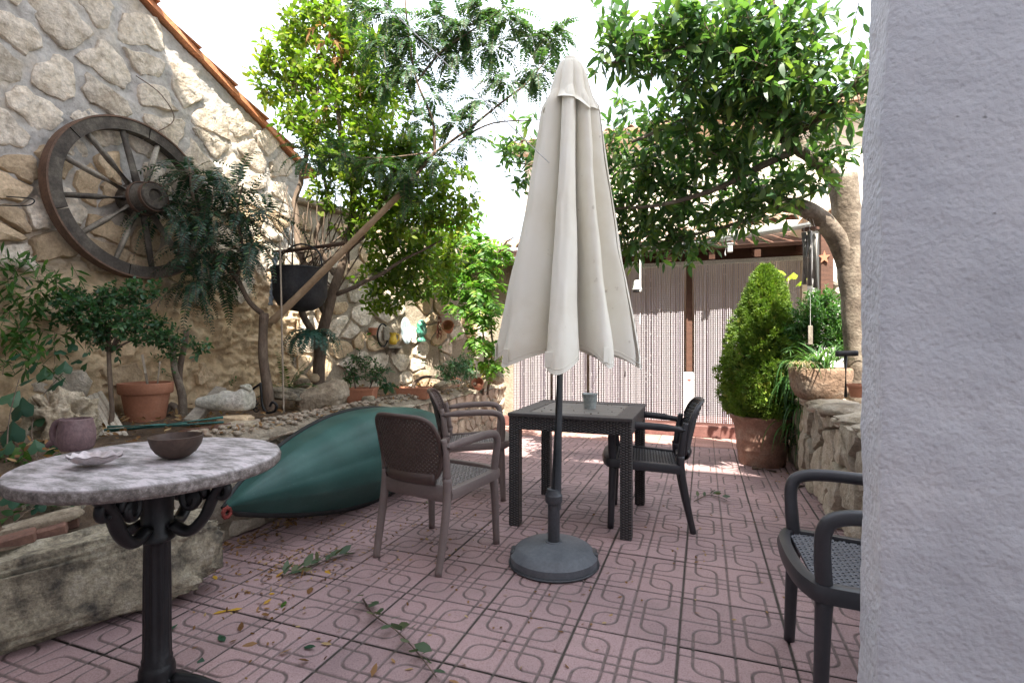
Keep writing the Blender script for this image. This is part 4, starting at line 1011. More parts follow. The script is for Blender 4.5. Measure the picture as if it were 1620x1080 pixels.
# ------------------------------------------------------------------ big stones at the lower left
def boulder_mat(name, stops, **k): return pm(name, stops, 7, .95, 1.0, 28, .025, mott=.35, mscale=35, **k)
M['slab'] = pm('lichen_slab', [(.30, (.08, .072, .06)), (.42, (.22, .19, .14)), (.54, (.38, .33, .235)), (.66, (.45, .40, .31)), (.78, (.31, .27, .13))], 11, .95, 1.0, 40, .02, mott=.4, mscale=70)
M['boulder'] = boulder_mat('boulder', [(.25, (.22, .175, .12)), (.5, (.37, .30, .215)), (.75, (.45, .38, .29))])
M['limestone'] = boulder_mat('limestone', [(.25, (.30, .235, .15)), (.5, (.45, .37, .26)), (.75, (.55, .48, .37))])
def rock(name, label, c, r, rot=(0, 0, 0), seg=40, rings=26, box=.45, amp=.12, ns=2.2, mat=None, seed=0.0, holes=0, cat='stone', group=None, fine=.03):
    mb = MB(); vs = []; fs = []; E = Matrix.Rotation(rot[2], 3, 'Z') @ Matrix.Rotation(rot[1], 3, 'Y') @ Matrix.Rotation(rot[0], 3, 'X')
    rh = random.Random(int(seed*10)+3); hs = []
    for _ in range(holes):
        h = Vector((rh.gauss(0, 1), rh.gauss(0, 1), rh.gauss(0, 1))).normalized(); hs.append((h, rh.choice((.07, .09, .12, .2))))
    for i in range(rings+1):
        t = PI*i/rings
        for k in range(seg):
            a = 2*PI*k/seg; s = Vector((math.sin(t)*math.cos(a), math.sin(t)*math.sin(a), math.cos(t)))
            p = Vector([math.copysign(abs(q)**box, q) for q in s])
            f = 1+amp*nz(s, ns, seed)+amp*.5*nz(s, ns*2.4, seed+3)+fine*nz(s, ns*6, seed+7)+fine*.6*nz(s, ns*13, seed+11)
            for (h, w) in hs:
                d = (s-h).length
                if d < w: f *= 1-.42*min(1, 2.2*(1-(d/w)**2))
            p = Vector((p.x*r[0], p.y*r[1], p.z*r[2]))*f; vs.append(E @ p)
    for i in range(rings):
        for k in range(seg): fs.append((i*seg+k, (i+1)*seg+k, (i+1)*seg+(k+1) % seg, i*seg+(k+1) % seg))
    return tag(mb.add(vs, fs).build(name, mat or M['boulder'], None, smooth=True, loc=c), label, cat, group)
sa = math.atan2(.90, .44)
rock('stone_slab', 'long lichen covered stone slab edging the bed under the marble table', (-2.69, 1.12, .178), (.86, .15, .172), (0, R(-2.5), sa), 120, 60, .33, .14, 2.4, M['slab'], 1.3, fine=.045)
rock('small_stone', 'small mossy stone on the tiles under the long slab', (-2.47, 1.76, .03), (.11, .06, .045), (0, 0, sa), 24, 14, .6, .15, 2.5, M['slab'], 6.1)
rock('flat_stone', 'flat grey stone lying on bricks behind the long slab', D(62, 826, 2.33), (.15, .06, .022), (0, R(-9), sa-.1), 30, 14, .4, .12, 2.5, M['boulder'], 7.7)
M['brick'] = pm('old_brick', [(.3, (.11, .06, .045)), (.6, (.20, .105, .075)), (.8, (.22, .17, .12))], 9, .9, .6, 50, .006, perobj=.25)
for (px, py, d, lab) in ((20, 855, 2.2, 'yellowish old brick at the left edge under the flat stone'), (72, 842, 2.3, 'red old brick under the flat grey stone'), (112, 826, 2.42, 'broken red brick end right of the flat stone')):
    tag(MB().box((0, 0, 0), (.15 if px < 100 else .06, .09, .05), Matrix.Rotation(sa-.1, 3, 'Z') @ Matrix.Rotation(R(-9), 3, 'Y'), bev=.008).build('brick', M['brick'], None, loc=D(px, py, d)), lab, 'brick', 'old bricks behind the slab')
rock('bed_stone', 'squat brown stone behind the table column in the bed', D(100, 800, 2.6), (.14, .12, .10), (0, 0, .4), 26, 16, .6, .2, 2.5, M['slab'], 8.8)

# ------------------------------------------------------------------ canoe lying on its side against the retaining wall
def canoe_material():
    m, n, l, b = new_mat('canoe_green'); tc = n.new('ShaderNodeTexCoord'); vec = tc.outputs['Object']
    a = noise_node(n, l, vec, 3.0, 6, .6); r = ramp(n, [(.3, (.016, .064, .055)), (.55, (.028, .098, .085)), (.75, (.052, .135, .12))]); l.new(a.outputs['Fac'], r.inputs['Fac'])
    mp = n.new('ShaderNodeMapping'); mp.inputs['Scale'].default_value = (9, 1.6, 9); mp.inputs['Rotation'].default_value = (R(12), 0, R(9)); l.new(vec, mp.inputs['Vector'])
    s = noise_node(n, l, mp.outputs[0], 9.0, 9, .8); sm = n.new('ShaderNodeMapRange'); sm.inputs['From Min'].default_value = .57; sm.inputs['From Max'].default_value = .75; sm.inputs['To Max'].default_value = .5; l.new(s.outputs['Fac'], sm.inputs['Value'])
    mx = n.new('ShaderNodeMixRGB'); mx.inputs['Color2'].default_value = (.19, .30, .30, 1); l.new(sm.outputs[0], mx.inputs['Fac']); l.new(r.outputs[0], mx.inputs['Color1'])
    l.new(mx.outputs[0], b.inputs['Base Color']); b.inputs['Roughness'].default_value = .5; b.inputs['Specular IOR Level'].default_value = .5
    bp = n.new('ShaderNodeBump'); bp.inputs['Strength'].default_value = .08; bp.inputs['Distance'].default_value = .004; l.new(s.outputs['Fac'], bp.inputs['Height']); l.new(bp.outputs[0], b.inputs['Normal'])
    return m
M['canoe'] = canoe_material()
cn = thing('canoe', 'dark green canoe lying on its side against the stone retaining wall', 'canoe', (-2.50, 2.13, 0))
CL, ROLL = 2.62, R(63)
def hull(u, v, off=0.0):
    s = min(max(v, .0), 1.0); sn = max(0, math.sin(PI*s)); b = .36*sn**.80+.006; dep = .32*sn**.42+.012; a = -1+2*u
    x = b*math.copysign(abs(a)**.72, a); z = dep*(1-abs(a)**2.6)+.018*max(0, 1-abs(a)*7)*sn
    ch = math.exp(-((abs(a)-.62)/.09)**2)*.007*sn**.6; z += ch; x += math.copysign(ch*.8, a)
    x -= math.copysign(off, x) if abs(x) > .01 else 0; z -= off
    x, z = x*math.cos(ROLL)+z*math.sin(ROLL), -x*math.sin(ROLL)+z*math.cos(ROLL)
    return (x, v*CL+.02*math.sin(PI*s), z+.335-.05*(1-sn**.5))
MB().grid(56, 90, hull).build('hull', M['canoe'], cn, smooth=True)
MB().grid(40, 60, lambda u, v: hull(u, .02+.96*v, .012)).build('inner_hull', M['canoe'], cn, smooth=True)
M['black_rub'] = pm('black_rubber', [(.3, (.012, .013, .013)), (.7, (.028, .028, .028))], 8, .6, .2, 60)
for u in (0.0, 1.0):
    MB().tube([hull(u, k/40) for k in range(41)], .016, 7, flat=1.4).build('gunwale', M['black_rub'], cn, smooth=True)
M['red_rope'] = pm('red_rope', [(.3, (.22, .035, .03)), (.7, (.33, .08, .065))], 30, .9, .6, 200, .003)
tip = Vector(hull(.5, 0))
rope = []
for k in range(60):
    a = 2*PI*k/59; rope.append(tip+Vector((.02, .022*math.cos(a)-.008, -.016+.026*math.sin(a)))+Vector((.006*math.cos(k*1.9), 0, .006*math.sin(k*1.9))))
MB().tube(rope, .009, 6).build('bow_rope', M['red_rope'], cn, smooth=True)

# ------------------------------------------------------------------ objects in the raised bed
M['terracotta'] = pm('terracotta', [(.25, (.33, .135, .075)), (.55, (.44, .19, .11)), (.8, (.50, .27, .18))], 5, .85, .25, 50, .003, perobj=.1, mott=.12)
M['terracotta_old'] = pm('terracotta_old', [(.25, (.13, .08, .058)), (.5, (.25, .14, .10)), (.75, (.32, .235, .18))], 7, .9, .4, 40, .004, mott=.25)
M['soil'] = pm('pot_soil', [(.3, (.04, .028, .02)), (.7, (.09, .06, .04))], 20, .95, 1, 60, .01)
def pot(name, label, loc, r, h, mat, rot=(0, 0, 0), fill=True, cat='pot'):
    t = thing(name, label, cat, loc); t.rotation_euler = rot
    MB().lathe([(.001, .01), (r*.66, 0), (r*.68, h*.04), (r*.88, h*.74), (r*.97, h*.75), (r*1.0, h*.78), (r*1.02, h*.98), (r*1.0, h), (r*.91, h), (r*.88, h*.9), (r*.62, h*.2), (.001, h*.18)], 40, jit=.006).build('body', mat, t, auto=40)
    if fill: MB().lathe([(.001, h*.86), (r*.87, h*.84)], 20, cap=False).build('soil', M['soil'], t)
    return t
bp_ = pot('terracotta_pot', 'large clean terracotta flower pot standing in the bed before the gable', AZ(231, 672, .6), .172, .315, M['terracotta'])
M['cane'] = pm('cane', [(.3, (.28, .22, .16)), (.7, (.42, .35, .27))], 9, .8, .3, stretch=(4, 4, 1))
MB().tube([(.03, .0, .25), (-.055, .01, .52)], .009, 6).build('stick', M['cane'], bp_, smooth=True)
MB().tube([(.07, .03, .25), (.10, .03, .43), (.09, .04, .47)], .006, 6).build('stick', M['cane'], bp_, smooth=True)
rock('pitted_rock', 'pale limestone rock full of holes beside the clay mug', D(95, 662, 3.1)+Vector((0, 0, -.03)), (.17, .15, .19), (0, 0, .4), 150, 100, .8, .24, 2.4, M['limestone'], 2.0, holes=70, fine=.05, cat='rock')
# ribbed pale panel leaning on the rock
M['pale_board'] = pm('pale_board', [(.3, (.50, .44, .34)), (.7, (.62, .56, .46))], 6, .8, .3)
def frame_from(a, b, nrm):
    y = (b-a).normalized(); x = y.cross(nrm).normalized(); z = x.cross(y); return Matrix((x, y, z)).transposed(), (a+b)/2, (b-a).length
Rm, c, L = frame_from(D(180, 700, 3.28), D(138, 628, 3.42), Vector((.7, -.6, .5)))
cb = thing('ribbed_tile', 'pale ribbed tile leaning between the pitted rock and the little tree', 'tile', c)
mb = MB(); mb.box((0, 0, 0), (.17, L, .015), Rm)
mb.build('sheet', M['pale_board'], cb)
for k in range(6): MB().box(Rm @ Vector((-.07+.028*k, 0, .010)), (.018, L, .008), Rm, bev=.002).build('rib', M['pale_board'], cb)
# green plant stakes, dark beam, plank, carved stone
M['stake'] = pm('green_stake', [(.3, (.03, .12, .105)), (.7, (.06, .19, .165))], 9, .6, .3, 90, .002, perobj=.15)
for k, (a, b, lab) in enumerate((((175, 688, 3.25), (353, 660, 3.5), 'topmost green plant stake lying behind the wooden bowl'), ((180, 693, 3.2), (300, 676, 3.4), 'green plant stake lying second from the back'), ((165, 700, 3.15), (354, 668, 3.45), 'long green plant stake crossing in the middle of the bundle'), ((210, 703, 3.15), (296, 678, 3.32), 'short slanting green plant stake of the bundle'), ((170, 705, 3.12), (262, 692, 3.22), 'front green plant stake nearest the marble table'))):
    A, B = D(*a), D(*b); A.z = max(A.z, .655+.012*k); B.z = max(B.z, .66+.01*k); tag(MB().tube([A-A, B-A], .0085, 7).build('plant_stake', M['stake'], None, smooth=True, loc=A), lab, 'stake', 'green plant stakes')
Rm, c, L = frame_from(D(285, 692, 3.30), D(366, 680, 3.42), Vector((.3, -.6, 1)))
tag(MB().box((0, 0, 0), (.09, L, .06), Rm, bev=.004).build('timber', M['wood_dark'], None, loc=c), 'short dark brown timber offcut behind the marble table', 'timber')
Rm, c, L = frame_from(D(300, 668, 3.55), D(350, 615, 3.95), Vector((.5, -.5, .8)))
tag(MB().box((0, 0, 0), (.085, L, .045), Rm, bev=.006).build('plank', M['old_wood'], None, loc=c), 'weathered grey plank leaning in the bed left of the carved stone', 'plank')
M['carved'] = boulder_mat('carved_stone', [(.25, (.36, .35, .26)), (.5, (.52, .49, .41)), (.75, (.60, .56, .49))])
cs = thing('carved_stone', 'white carved stone fragment with scroll lying on flat stones in the bed', 'stone', D(355, 645, 3.72))
def carv(u, v):
    a = 2*PI*u; x = -.20+.40*v; w = .035+.075*v**.8*(1-.25*max(0, v-.85)/.15); h = .03+.085*v**.9*(1-.5*max(0, v-.9)/.1)
    rid = .012*math.sin(v*16)*(v > .45)*(1 if math.sin(a) > 0 else 0)
    if v > .955: w *= max(0, (1-v)/.045)**.5; h *= max(0, (1-v)/.045)**.5
    if v < .04: w *= (v/.04)**.5; h *= (v/.04)**.5
    return (x, math.cos(a)*w, max(-.05, math.sin(a)*(h+rid))+.04)
Rz = Matrix.Rotation(R(24), 4, 'Z'); mb = MB(); mb.M = Rz; mb.grid(36, 46, carv); mb.build('body', M['carved'], cs, smooth=True)
mb = MB(); mb.M = Rz; mb.tube(crom([(.13, -.02, .155), (.17, -.05, .15), (.19, -.02, .13), (.17, .01, .155), (.15, -.02, .16)], 5), .014, 7); mb.build('scroll', M['carved'], cs, smooth=True)
rock('prop_stone', 'flat reddish stone propping the carved stone', D(372, 664, 3.62), (.11, .07, .03), (0, 0, .4), 22, 12, .5, .15, 2.5, M['stone_tan'], 3.3)
rock('prop_stone', 'flat white stone below the carved stone at the bed edge', D(383, 673, 3.50), (.10, .06, .03), (0, 0, .3), 22, 12, .5, .15, 2.5, M['limestone'], 9.3)
rock('round_pebble', 'round reddish pebble left of the bed edge beside the timber', D(378, 684, 3.42), (.05, .05, .035), (0, 0, 0), 16, 10, .8, .12, 2.5, M['stone_tan'], 5.5)
# wrought iron scroll standing behind the carved stone
ws = thing('iron_scroll', 'black wrought iron scroll bracket standing in the bed by the thin trunk', 'ironwork', D(415, 630, 4.05))
o = ws.location.copy()
MB().tube(crom([D(412, 605, 4.05)-o, D(413, 618, 4.05)-o, D(415, 640, 4.05)-o, D(422, 652, 4.03)-o, D(434, 650, 4.02)-o, D(438, 641, 4.02)-o, D(431, 636, 4.02)-o, D(427, 643, 4.02)-o], 5), .010, 6).build('scroll', M['iron'], ws, smooth=True)
MB().tube(crom([D(390, 625, 4.05)-o, D(399, 616, 4.05)-o, D(413, 606, 4.05)-o], 4), .016, 6, flat=.5).build('bar', M['iron'], ws, smooth=True)
for (x, y) in ((398, 643), (404, 636), (396, 633), (405, 647)):
    MB().tube([D(x+5*math.cos(i*.6)*(1-i*.06), y+5*math.sin(i*.6)*(1-i*.06), 4.04)-o for i in range(11)], .006, 5).build('curl', M['iron'], ws, smooth=True)
# boulders further along
rock('boulder', 'large tan boulder on the bed edge behind the canoe', D(510, 628, 4.6), (.22, .16, .115), (R(8), R(-18), .35), 44, 28, .6, .16, 2.0, M['boulder'], 1.9, cat='rock')
rock('dark_rock', 'flat dark rock left of the large tan boulder', D(455, 622, 4.55), (.17, .13, .05), (0, R(6), .2), 30, 16, .55, .2, 2.5, M['slab'], 2.6, cat='rock')
rock('round_stone', 'round reddish stone on the bank behind the boulder', D(497, 598, 4.9), (.05, .05, .045), (0, 0, 0), 18, 12, .85, .1, 2.5, M['stone_tan'], 3.6)
rock('round_stone', 'pinkish stone left of the round stone on the bank', D(478, 606, 4.85), (.08, .06, .05), (0, 0, 0), 20, 12, .8, .15, 2.5, M['boulder'], 4.6)
rock('round_pebble', 'pale round pebble on the bed edge in front of the boulder', D(498, 652, 4.25), (.032, .03, .025), (0, 0, 0), 14, 9, .9, .1, 2.5, M['stone_tan'], 6.6)
rock('flat_stone', 'dark stone lying before the left terracotta trough', D(583, 632, 4.85), (.06, .04, .035), (0, 0, .2), 18, 10, .5, .12, 2.5, M['slab'], 3.9)
def trough(name, label, loc, L, Wd, H, rz, mat):
    t = thing(name, label, 'planter', loc, rz); mb = MB(); vs = []
    for (f, z, i) in ((.90, 0, 0), (1.0, H*.86, 0), (1.06, H*.86, 0), (1.06, H, 0), (1.0, H, .012), (.9, H*.75, .012)):
        X, Y = L/2*f-i, Wd/2*f-i; vs += [(-X, -Y, z), (X, -Y, z), (X, Y, z), (-X, Y, z)]
    fs = [(3, 2, 1, 0), (20, 21, 22, 23)]+[(r*4+k, r*4+(k+1) % 4, r*4+4+(k+1) % 4, r*4+4+k) for r in range(5) for k in range(4)]
    mb.add(vs, fs).build('body', mat, t); MB().box((0, 0, H*.76), (L*.88, Wd*.84, .01)).build('soil', M['soil'], t)
    return t
trough('terracotta_trough', 'square terracotta trough right of the boulder holding a small shrub', D(573, 638, 4.95), .25, .2, .15, .35, M['terracotta'])
trough('terracotta_trough', 'long terracotta trough holding the bent bonsai trunk', D(655, 630, 5.5), .34, .2, .12, .35, M['terracotta'])
# things along the far bed edge
pot('tilted_pot', 'small terracotta pot tipped on its side behind the left far chair', D(728, 606, 6.0), .065, .12, M['terracotta'], (R(70), 0, R(-60)), fill=False)
pot('small_pot', 'small terracotta pot near the white curtain end of the bed', D(757, 612, 6.3), .075, .11, M['terracotta'], (R(50), R(20), 0), fill=False)
bb = thing('stone_mushroom', 'small pale stone mushroom ornament on the bed edge by the vine', 'ornament', D(748, 608, 6.3))
MB().lathe([(.05, 0), (.035, .03), (.03, .10), (.04, .12), (.085, .125), (.09, .14), (.07, .165), (.001, .175)], 20, jit=.05).build('body', M['limestone'], bb, auto=50)
rock('driftwood', 'pale twisted driftwood on the bed edge beside the tilted pot', D(708, 608, 5.9), (.16, .05, .045), (0, R(-10), .5), 30, 14, .9, .3, 3, M['limestone'], 7.2, cat='driftwood')
rock('pitted_stone', 'rough pitted stone near the white curtain end of the bed', D(785, 598, 6.6), (.10, .07, .08), (0, 0, .2), 30, 20, .8, .25, 3, M['limestone'], 8.2, holes=10, fine=.08)
rock('grey_stone', 'grey stone standing beside the pitted stone', D(768, 603, 6.5), (.035, .03, .09), (0, R(15), .2), 20, 14, .7, .2, 3, M['slab'], 5.2)

# ------------------------------------------------------------------ things on the garden wall
def GW(px, py, off=.05):
    P0 = Vector((GA.x+GN.x*off, GA.y+GN.y*off)); l = (px-810)/FPX
    dv = Vector((_fw[0]+_rt[0]*l, _fw[1]+_rt[1]*l)); d = P0.dot(GN)/dv.dot(GN); return D(px, py, d)
GRZ = math.atan2(GU.y, GU.x)
M['yellow'] = pm('yellow_glaze', [(.3, (.62, .38, .03)), (.7, (.72, .50, .06))], 6, .35, .1, spec=.6)
M['fish_blue'] = pm('blue_glaze', [(.3, (.30, .36, .38)), (.7, (.46, .52, .53))], 14, .3, .2, spec=.6)
M['fish_green'] = pm('green_glaze', [(.25, (.03, .16, .10)), (.5, (.07, .28, .19)), (.75, (.30, .45, .38))], 18, .3, .3, 40, spec=.6)
yj = thing('yellow_jug', 'small yellow ceramic jug hung on the garden wall', 'jug', GW(622, 545, .10), GRZ)
MB().lathe([(.03, 0), (.045, .01), (.052, .05), (.04, .09), (.034, .11), (.048, .15), (.043, .15), (.028, .11), (.001, .1)], 18).build('body', M['yellow'], yj, auto=50)
MB().tube(crom([(.04, 0, .135), (.085, 0, .12), (.08, 0, .06), (.05, 0, .04)], 5), .008, 6).build('handle', M['yellow'], yj, smooth=True)
fp = thing('oval_platter', 'pale blue grey oval platter hung on the garden wall', 'platter', GW(641, 523, .07), GRZ)
mb = MB(); mb.M = Matrix.Rotation(R(90), 4, 'X') @ Matrix.Rotation(R(6), 4, 'Z') @ Matrix.Diagonal((.085, .175, .1, 1)); mb.lathe([(.001, .0), (.7, .02), (.95, .18), (1, .24), (.97, .26), (.66, .1), (.001, .08)], 28); mb.build('dish', M['fish_blue'], fp, smooth=True)
mb = MB(); mb.tube([(.0, -.03, .12), (.0, -.035, -.12)], .006, 5); mb.build('rib', M['fish_blue'], fp)
ff = thing('ceramic_fish', 'green glazed ceramic fish vase hung on the sunny garden wall', 'ornament', GW(667, 540, .10), GRZ)
def fishf(u, v):
    a = 2*PI*u; z = .29*v; r = .062*(1-.55*math.exp(-((v-.22)/.09)**2))*(1-.75*max(0, (v-.75)/.25)**2)*(1+.06*math.sin(a*6+v*30)*(v > .3))
    if v < .05: r *= .95
    return (r*1.15*math.cos(a), r*.7*math.sin(a), z)
MB().grid(36, 40, fishf).build('body', M['fish_green'], ff, smooth=True)
for s in (-1, 1): MB().prism([(0, 0), (.05*s, -.02), (.06*s, .03), (.01*s, .06)], -.006, .006, Matrix.Translation((.03*s, 0, .13)) @ Matrix.Rotation(R(90), 4, 'X')).build('fin', M['fish_green'], ff)
sf = thing('wall_shelf', 'small wooden bracket shelf on the garden wall under the yellow jug', 'shelf', GW(618, 548, .03), GRZ)
MB().box((0, -.06, -.01), (.22, .13, .02), bev=.003).build('board', M['old_wood'], sf)
for s in (-1, 1): MB().prism([(0, 0), (.11, 0), (0, -.09)], -.009, .009, Matrix.Translation((s*.07, 0, -.021)) @ Matrix.Rotation(R(-90), 4, 'Z') @ Matrix.Rotation(R(90), 4, 'X')).build('bracket', M['old_wood'], sf)
hw = thing('iron_ring', 'dark barrel hoop hung on the garden wall left of the yellow jug', 'hoop', GW(605, 530, .06), GRZ)
MB().tube([(math.cos(a)*.075, -.01, math.sin(a)*.14) for a in [2*PI*k/28 for k in range(28)]], .010, 6, closed=True).build('ring', M['iron'], hw, smooth=True)
MB().box((.035, -.025, .02), (.07, .03, .17), bev=.005).build('slat', M['old_wood'], hw)
wp = pot('wall_pot', 'terracotta half pot fixed on the garden wall below the shrub leaves', GW(590, 530, .10), .055, .09, M['terracotta'])
wp2 = pot('wall_pot', 'terracotta pot hung sideways on the garden wall beside the vine', GW(710, 522, .12), .085, .13, M['terracotta'], (R(60), 0, R(20)), fill=False)
M['chilli'] = pm('dry_red', [(.3, (.20, .06, .04)), (.7, (.34, .14, .10))], 9, .7, .3, perobj=.2)
ch = thing('dried_string', 'string of dried reddish pods hanging on the garden wall', 'garland', GW(692, 505, .06), GRZ)
MB().tube([(0, -.01, .06), (0, -.015, -.26)], .004, 5).build('cord', M['twine'], ch)
rc = random.Random(2)
for k in range(26):
    z = .04-.28*k/26; a = rc.uniform(0, 6.28); MB().tube([(0, -.015, z), (.035*math.cos(a), -.03-.02*abs(math.sin(a)), z-.02), (.045*math.cos(a), -.035, z-.06)], [.006, .008, .002], 5).build('pod', M['chilli'], ch, smooth=True)

# cauldron, bar, rope, stakes among the trees
M['cast'] = pm('cast_iron_old', [(.25, (.012, .012, .013)), (.5, (.026, .026, .028)), (.75, (.055, .052, .05))], 6, .75, .5, 40, .005, mott=.3)
cw = thing('cauldron', 'old black iron cauldron hanging from the bar below the leaning branch', 'cauldron', D(475, 490, 4.55))
MB().lathe([(.001, -.02), (.12, .0), (.185, .045), (.222, .12), (.228, .24), (.235, .34), (.245, .355), (.235, .365), (.22, .35), (.21, .14), (.1, .03), (.001, .02)], 40, jit=.025).build('body', M['cast'], cw, auto=50)
MB().tube(crom([(-.24, 0, .34), (-.20, 0, .50), (0, 0, .58), (.20, 0, .50), (.24, 0, .34)], 6), .008, 6).build('bail', M['cast'], cw, smooth=True)
br_ = MB(); A, B = D(432, 400, 4.6), D(545, 385, 4.65)
tag(br_.tube([A-A, B-A], .022, 6).build('iron_bar', M['rust'], None, loc=A), 'rusty horizontal bar between the trees holding the cauldron', 'bar')
M['rope_blue'] = pm('blue_rope', [(.3, (.30, .38, .44)), (.7, (.55, .60, .62))], 20, .8, .6, 100, .003)
A = D(437, 400, 4.45); mb = MB()
for ph in (0, PI): mb.tube([D(437-9*t, 400+82*t, 4.45)-A+Vector((.010*math.cos(t*26+ph), .010*math.sin(t*26+ph), 0)) for t in [k/50 for k in range(51)]], .011, 6)
tag(mb.build('twisted_rope', M['rope_blue'], None, smooth=True, loc=A), 'twisted pale blue rope hanging beside the cauldron', 'rope')
strand('bamboo_stake', 'thin upright cane stake in front of the cauldron', 'stake', [D(449, 652, 4.2), D(446, 520, 4.2), D(443, 385, 4.2)], .0075, M['cane'])

# ------------------------------------------------------------------ plants
M['bark'] = pm('bark', [(.25, (.075, .052, .038)), (.5, (.14, .10, .072)), (.75, (.22, .165, .12))], 12, .95, .9, 50, .008, mott=.3, stretch=(1, 1, .35))
M['bark_smooth'] = pm('smooth_bark', [(.25, (.24, .155, .085)), (.5, (.34, .235, .14)), (.75, (.42, .31, .20))], 6, .75, .4, 40, .004, mott=.15)
M['bark_laurel'] = pm('laurel_bark', [(.28, (.06, .045, .033)), (.45, (.145, .112, .082)), (.6, (.22, .18, .135)), (.78, (.28, .24, .185))], 7, .85, 1.0, 28, .014, mott=.3)
LM = {}
LM['laurel'] = leaf_mat('laurel_leaf', [(.0, (.04, .092, .036)), (.4, (.062, .13, .045)), (.75, (.10, .18, .055)), (.97, (.17, .23, .06))], .42, .38, .5)
LM['privet'] = leaf_mat('privet_leaf', [(.0, (.065, .125, .018)), (.4, (.105, .18, .022)), (.75, (.16, .225, .028)), (1, (.23, .26, .04))], .48, .42)
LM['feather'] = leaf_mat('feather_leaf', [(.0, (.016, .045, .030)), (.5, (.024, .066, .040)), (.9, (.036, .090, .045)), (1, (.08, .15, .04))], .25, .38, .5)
LM['feather_lit'] = leaf_mat('feather_leaf_lit', [(.0, (.03, .075, .036)), (.5, (.048, .105, .045)), (.9, (.08, .145, .05)), (1, (.13, .18, .06))], .38, .5)  # lit copy of the feathery leaf, brighter light put into its colour
LM['wilt'] = leaf_mat('wilted_leaf', [(.0, (.05, .085, .05)), (.5, (.075, .115, .06)), (1, (.13, .13, .06))], .2, .5)
LM['box'] = leaf_mat('box_leaf', [(.0, (.022, .070, .030)), (.5, (.04, .11, .042)), (1, (.075, .16, .055))], .3, .4)
LM['ivy'] = leaf_mat('ivy_leaf', [(.0, (.018, .062, .035)), (.6, (.032, .095, .050)), (1, (.06, .13, .06))], .25, .42)
LM['vine'] = leaf_mat('vine_leaf', [(.0, (.06, .16, .025)), (.5, (.10, .22, .03)), (.9, (.15, .27, .04)), (1, (.30, .26, .06))], .45, .45)
LM['conifer'] = leaf_mat('conifer_needle', [(.0, (.055, .11, .018)), (.5, (.11, .18, .026)), (.9, (.18, .25, .035)), (1, (.24, .21, .06))], .30, .55)
LM['grass'] = leaf_mat('blade', [(.0, (.05, .12, .035)), (.5, (.08, .17, .05)), (1, (.14, .24, .08))], .35, .4)
LM['fern'] = leaf_mat('fern_leaf', [(.0, (.03, .085, .02)), (.5, (.05, .13, .03)), (1, (.09, .18, .04))], .35, .45)
LM['dry'] = leaf_mat('dry_leaf', [(.0, (.10, .05, .022)), (.35, (.20, .10, .04)), (.7, (.30, .17, .08)), (1, (.42, .30, .16))], .25, .7, .2)
LM['yellow'] = leaf_mat('yellow_leaf', [(.0, (.55, .30, .03)), (.5, (.60, .38, .05)), (1, (.42, .20, .04))], .3, .55, .3)
LM['fig'] = leaf_mat('fig_leaf', [(.0, (.20, .30, .02)), (1, (.30, .36, .03))], .5, .45)
LM['juniper'] = leaf_mat('juniper', [(.0, (.035, .10, .045)), (1, (.07, .16, .06))], .25, .5)

def limb(parent, pts, r0, r1, mat, name='branch', per=5, n=8, wob=.0):
    P = crom(pts, per)
    if wob: P = [p+Vector((nz(p, 6, 1), nz(p, 6, 4), nz(p, 6, 8)))*wob for p in P]
    c = parent.location
    m = len(P); rad = [(r0+(r1-r0)*i/(m-1))*(1+.10*nz(P[i], 9, 2)) for i in range(m)]
    return MB().tube([p-c for p in P], rad, n).build(name, mat, parent, smooth=True)
def shift(B, c): return B-np.array(c)
def PB(rows, depth_r=1.0):
    """Crown volumes: (px, py, distance, radius in px[, density])."""
    out = []
    for q in rows:
        px, py, d, r = q[:4]; dens = q[4] if len(q) > 4 else 1.0; rr = r/FPX*d
        out.append((D(px, py, d), (rr*1.0, rr*1.1, rr*.95), dens*(r/40)**2))
    return out
def leaves_as_parts(name, parent, arr, rnd, mat, count, size_key):
    """The largest-looking leaves as objects sharing a few leaf meshes; returns the mask of the rest."""
    B, Dv, Nn, Ls, Ws = arr
    camd = np.linalg.norm(B-np.array([0, 0, CAMH]), axis=1); key = Ls/camd
    # only leaves inside the picture
    dd = B[:, 0]*_fw[0]+B[:, 1]*_fw[1]; ll = B[:, 0]*_rt[0]+B[:, 1]*_rt[1]
    px = 810+FPX*ll/dd; py = 540-FPX*(B[:, 2]-CAMH)/dd
    key = np.where((px > 5) & (px < size_key) & (py > 5) & (py < 1075), key, 0)
    idx = np.argsort(-key)[:count]
    protos = []
    for k in range(4):
        me = leaf_mesh(name, np.zeros((1, 3)), np.array([[0, 1., 0]]), np.array([[0, 0, 1.]]), 1.0, float(np.median(Ws/Ls))*(.9+.07*k), [.05, .12, .2, -.05][k], np.array([k*.23]))
        me.materials.append(mat); me.polygons.foreach_set('use_smooth', np.ones(len(me.polygons), dtype=bool)); protos.append(me)
    c = parent.location
    for q, i in enumerate(idx):
        d = Vector(Dv[i]).normalized(); s = d.cross(Vector(Nn[i])).normalized(); u = s.cross(d)
        o = bpy.data.objects.new(name, protos[q % 4]); COL.objects.link(o); o.parent = parent
        Mx = Matrix((s, d, u)).transposed().to_4x4(); Mx = Matrix.Translation(Vector(B[i])-c) @ Mx @ Matrix.Scale(float(Ls[i]), 4); o.matrix_local = Mx
    mask = np.ones(len(B), bool); mask[idx] = False
    return mask
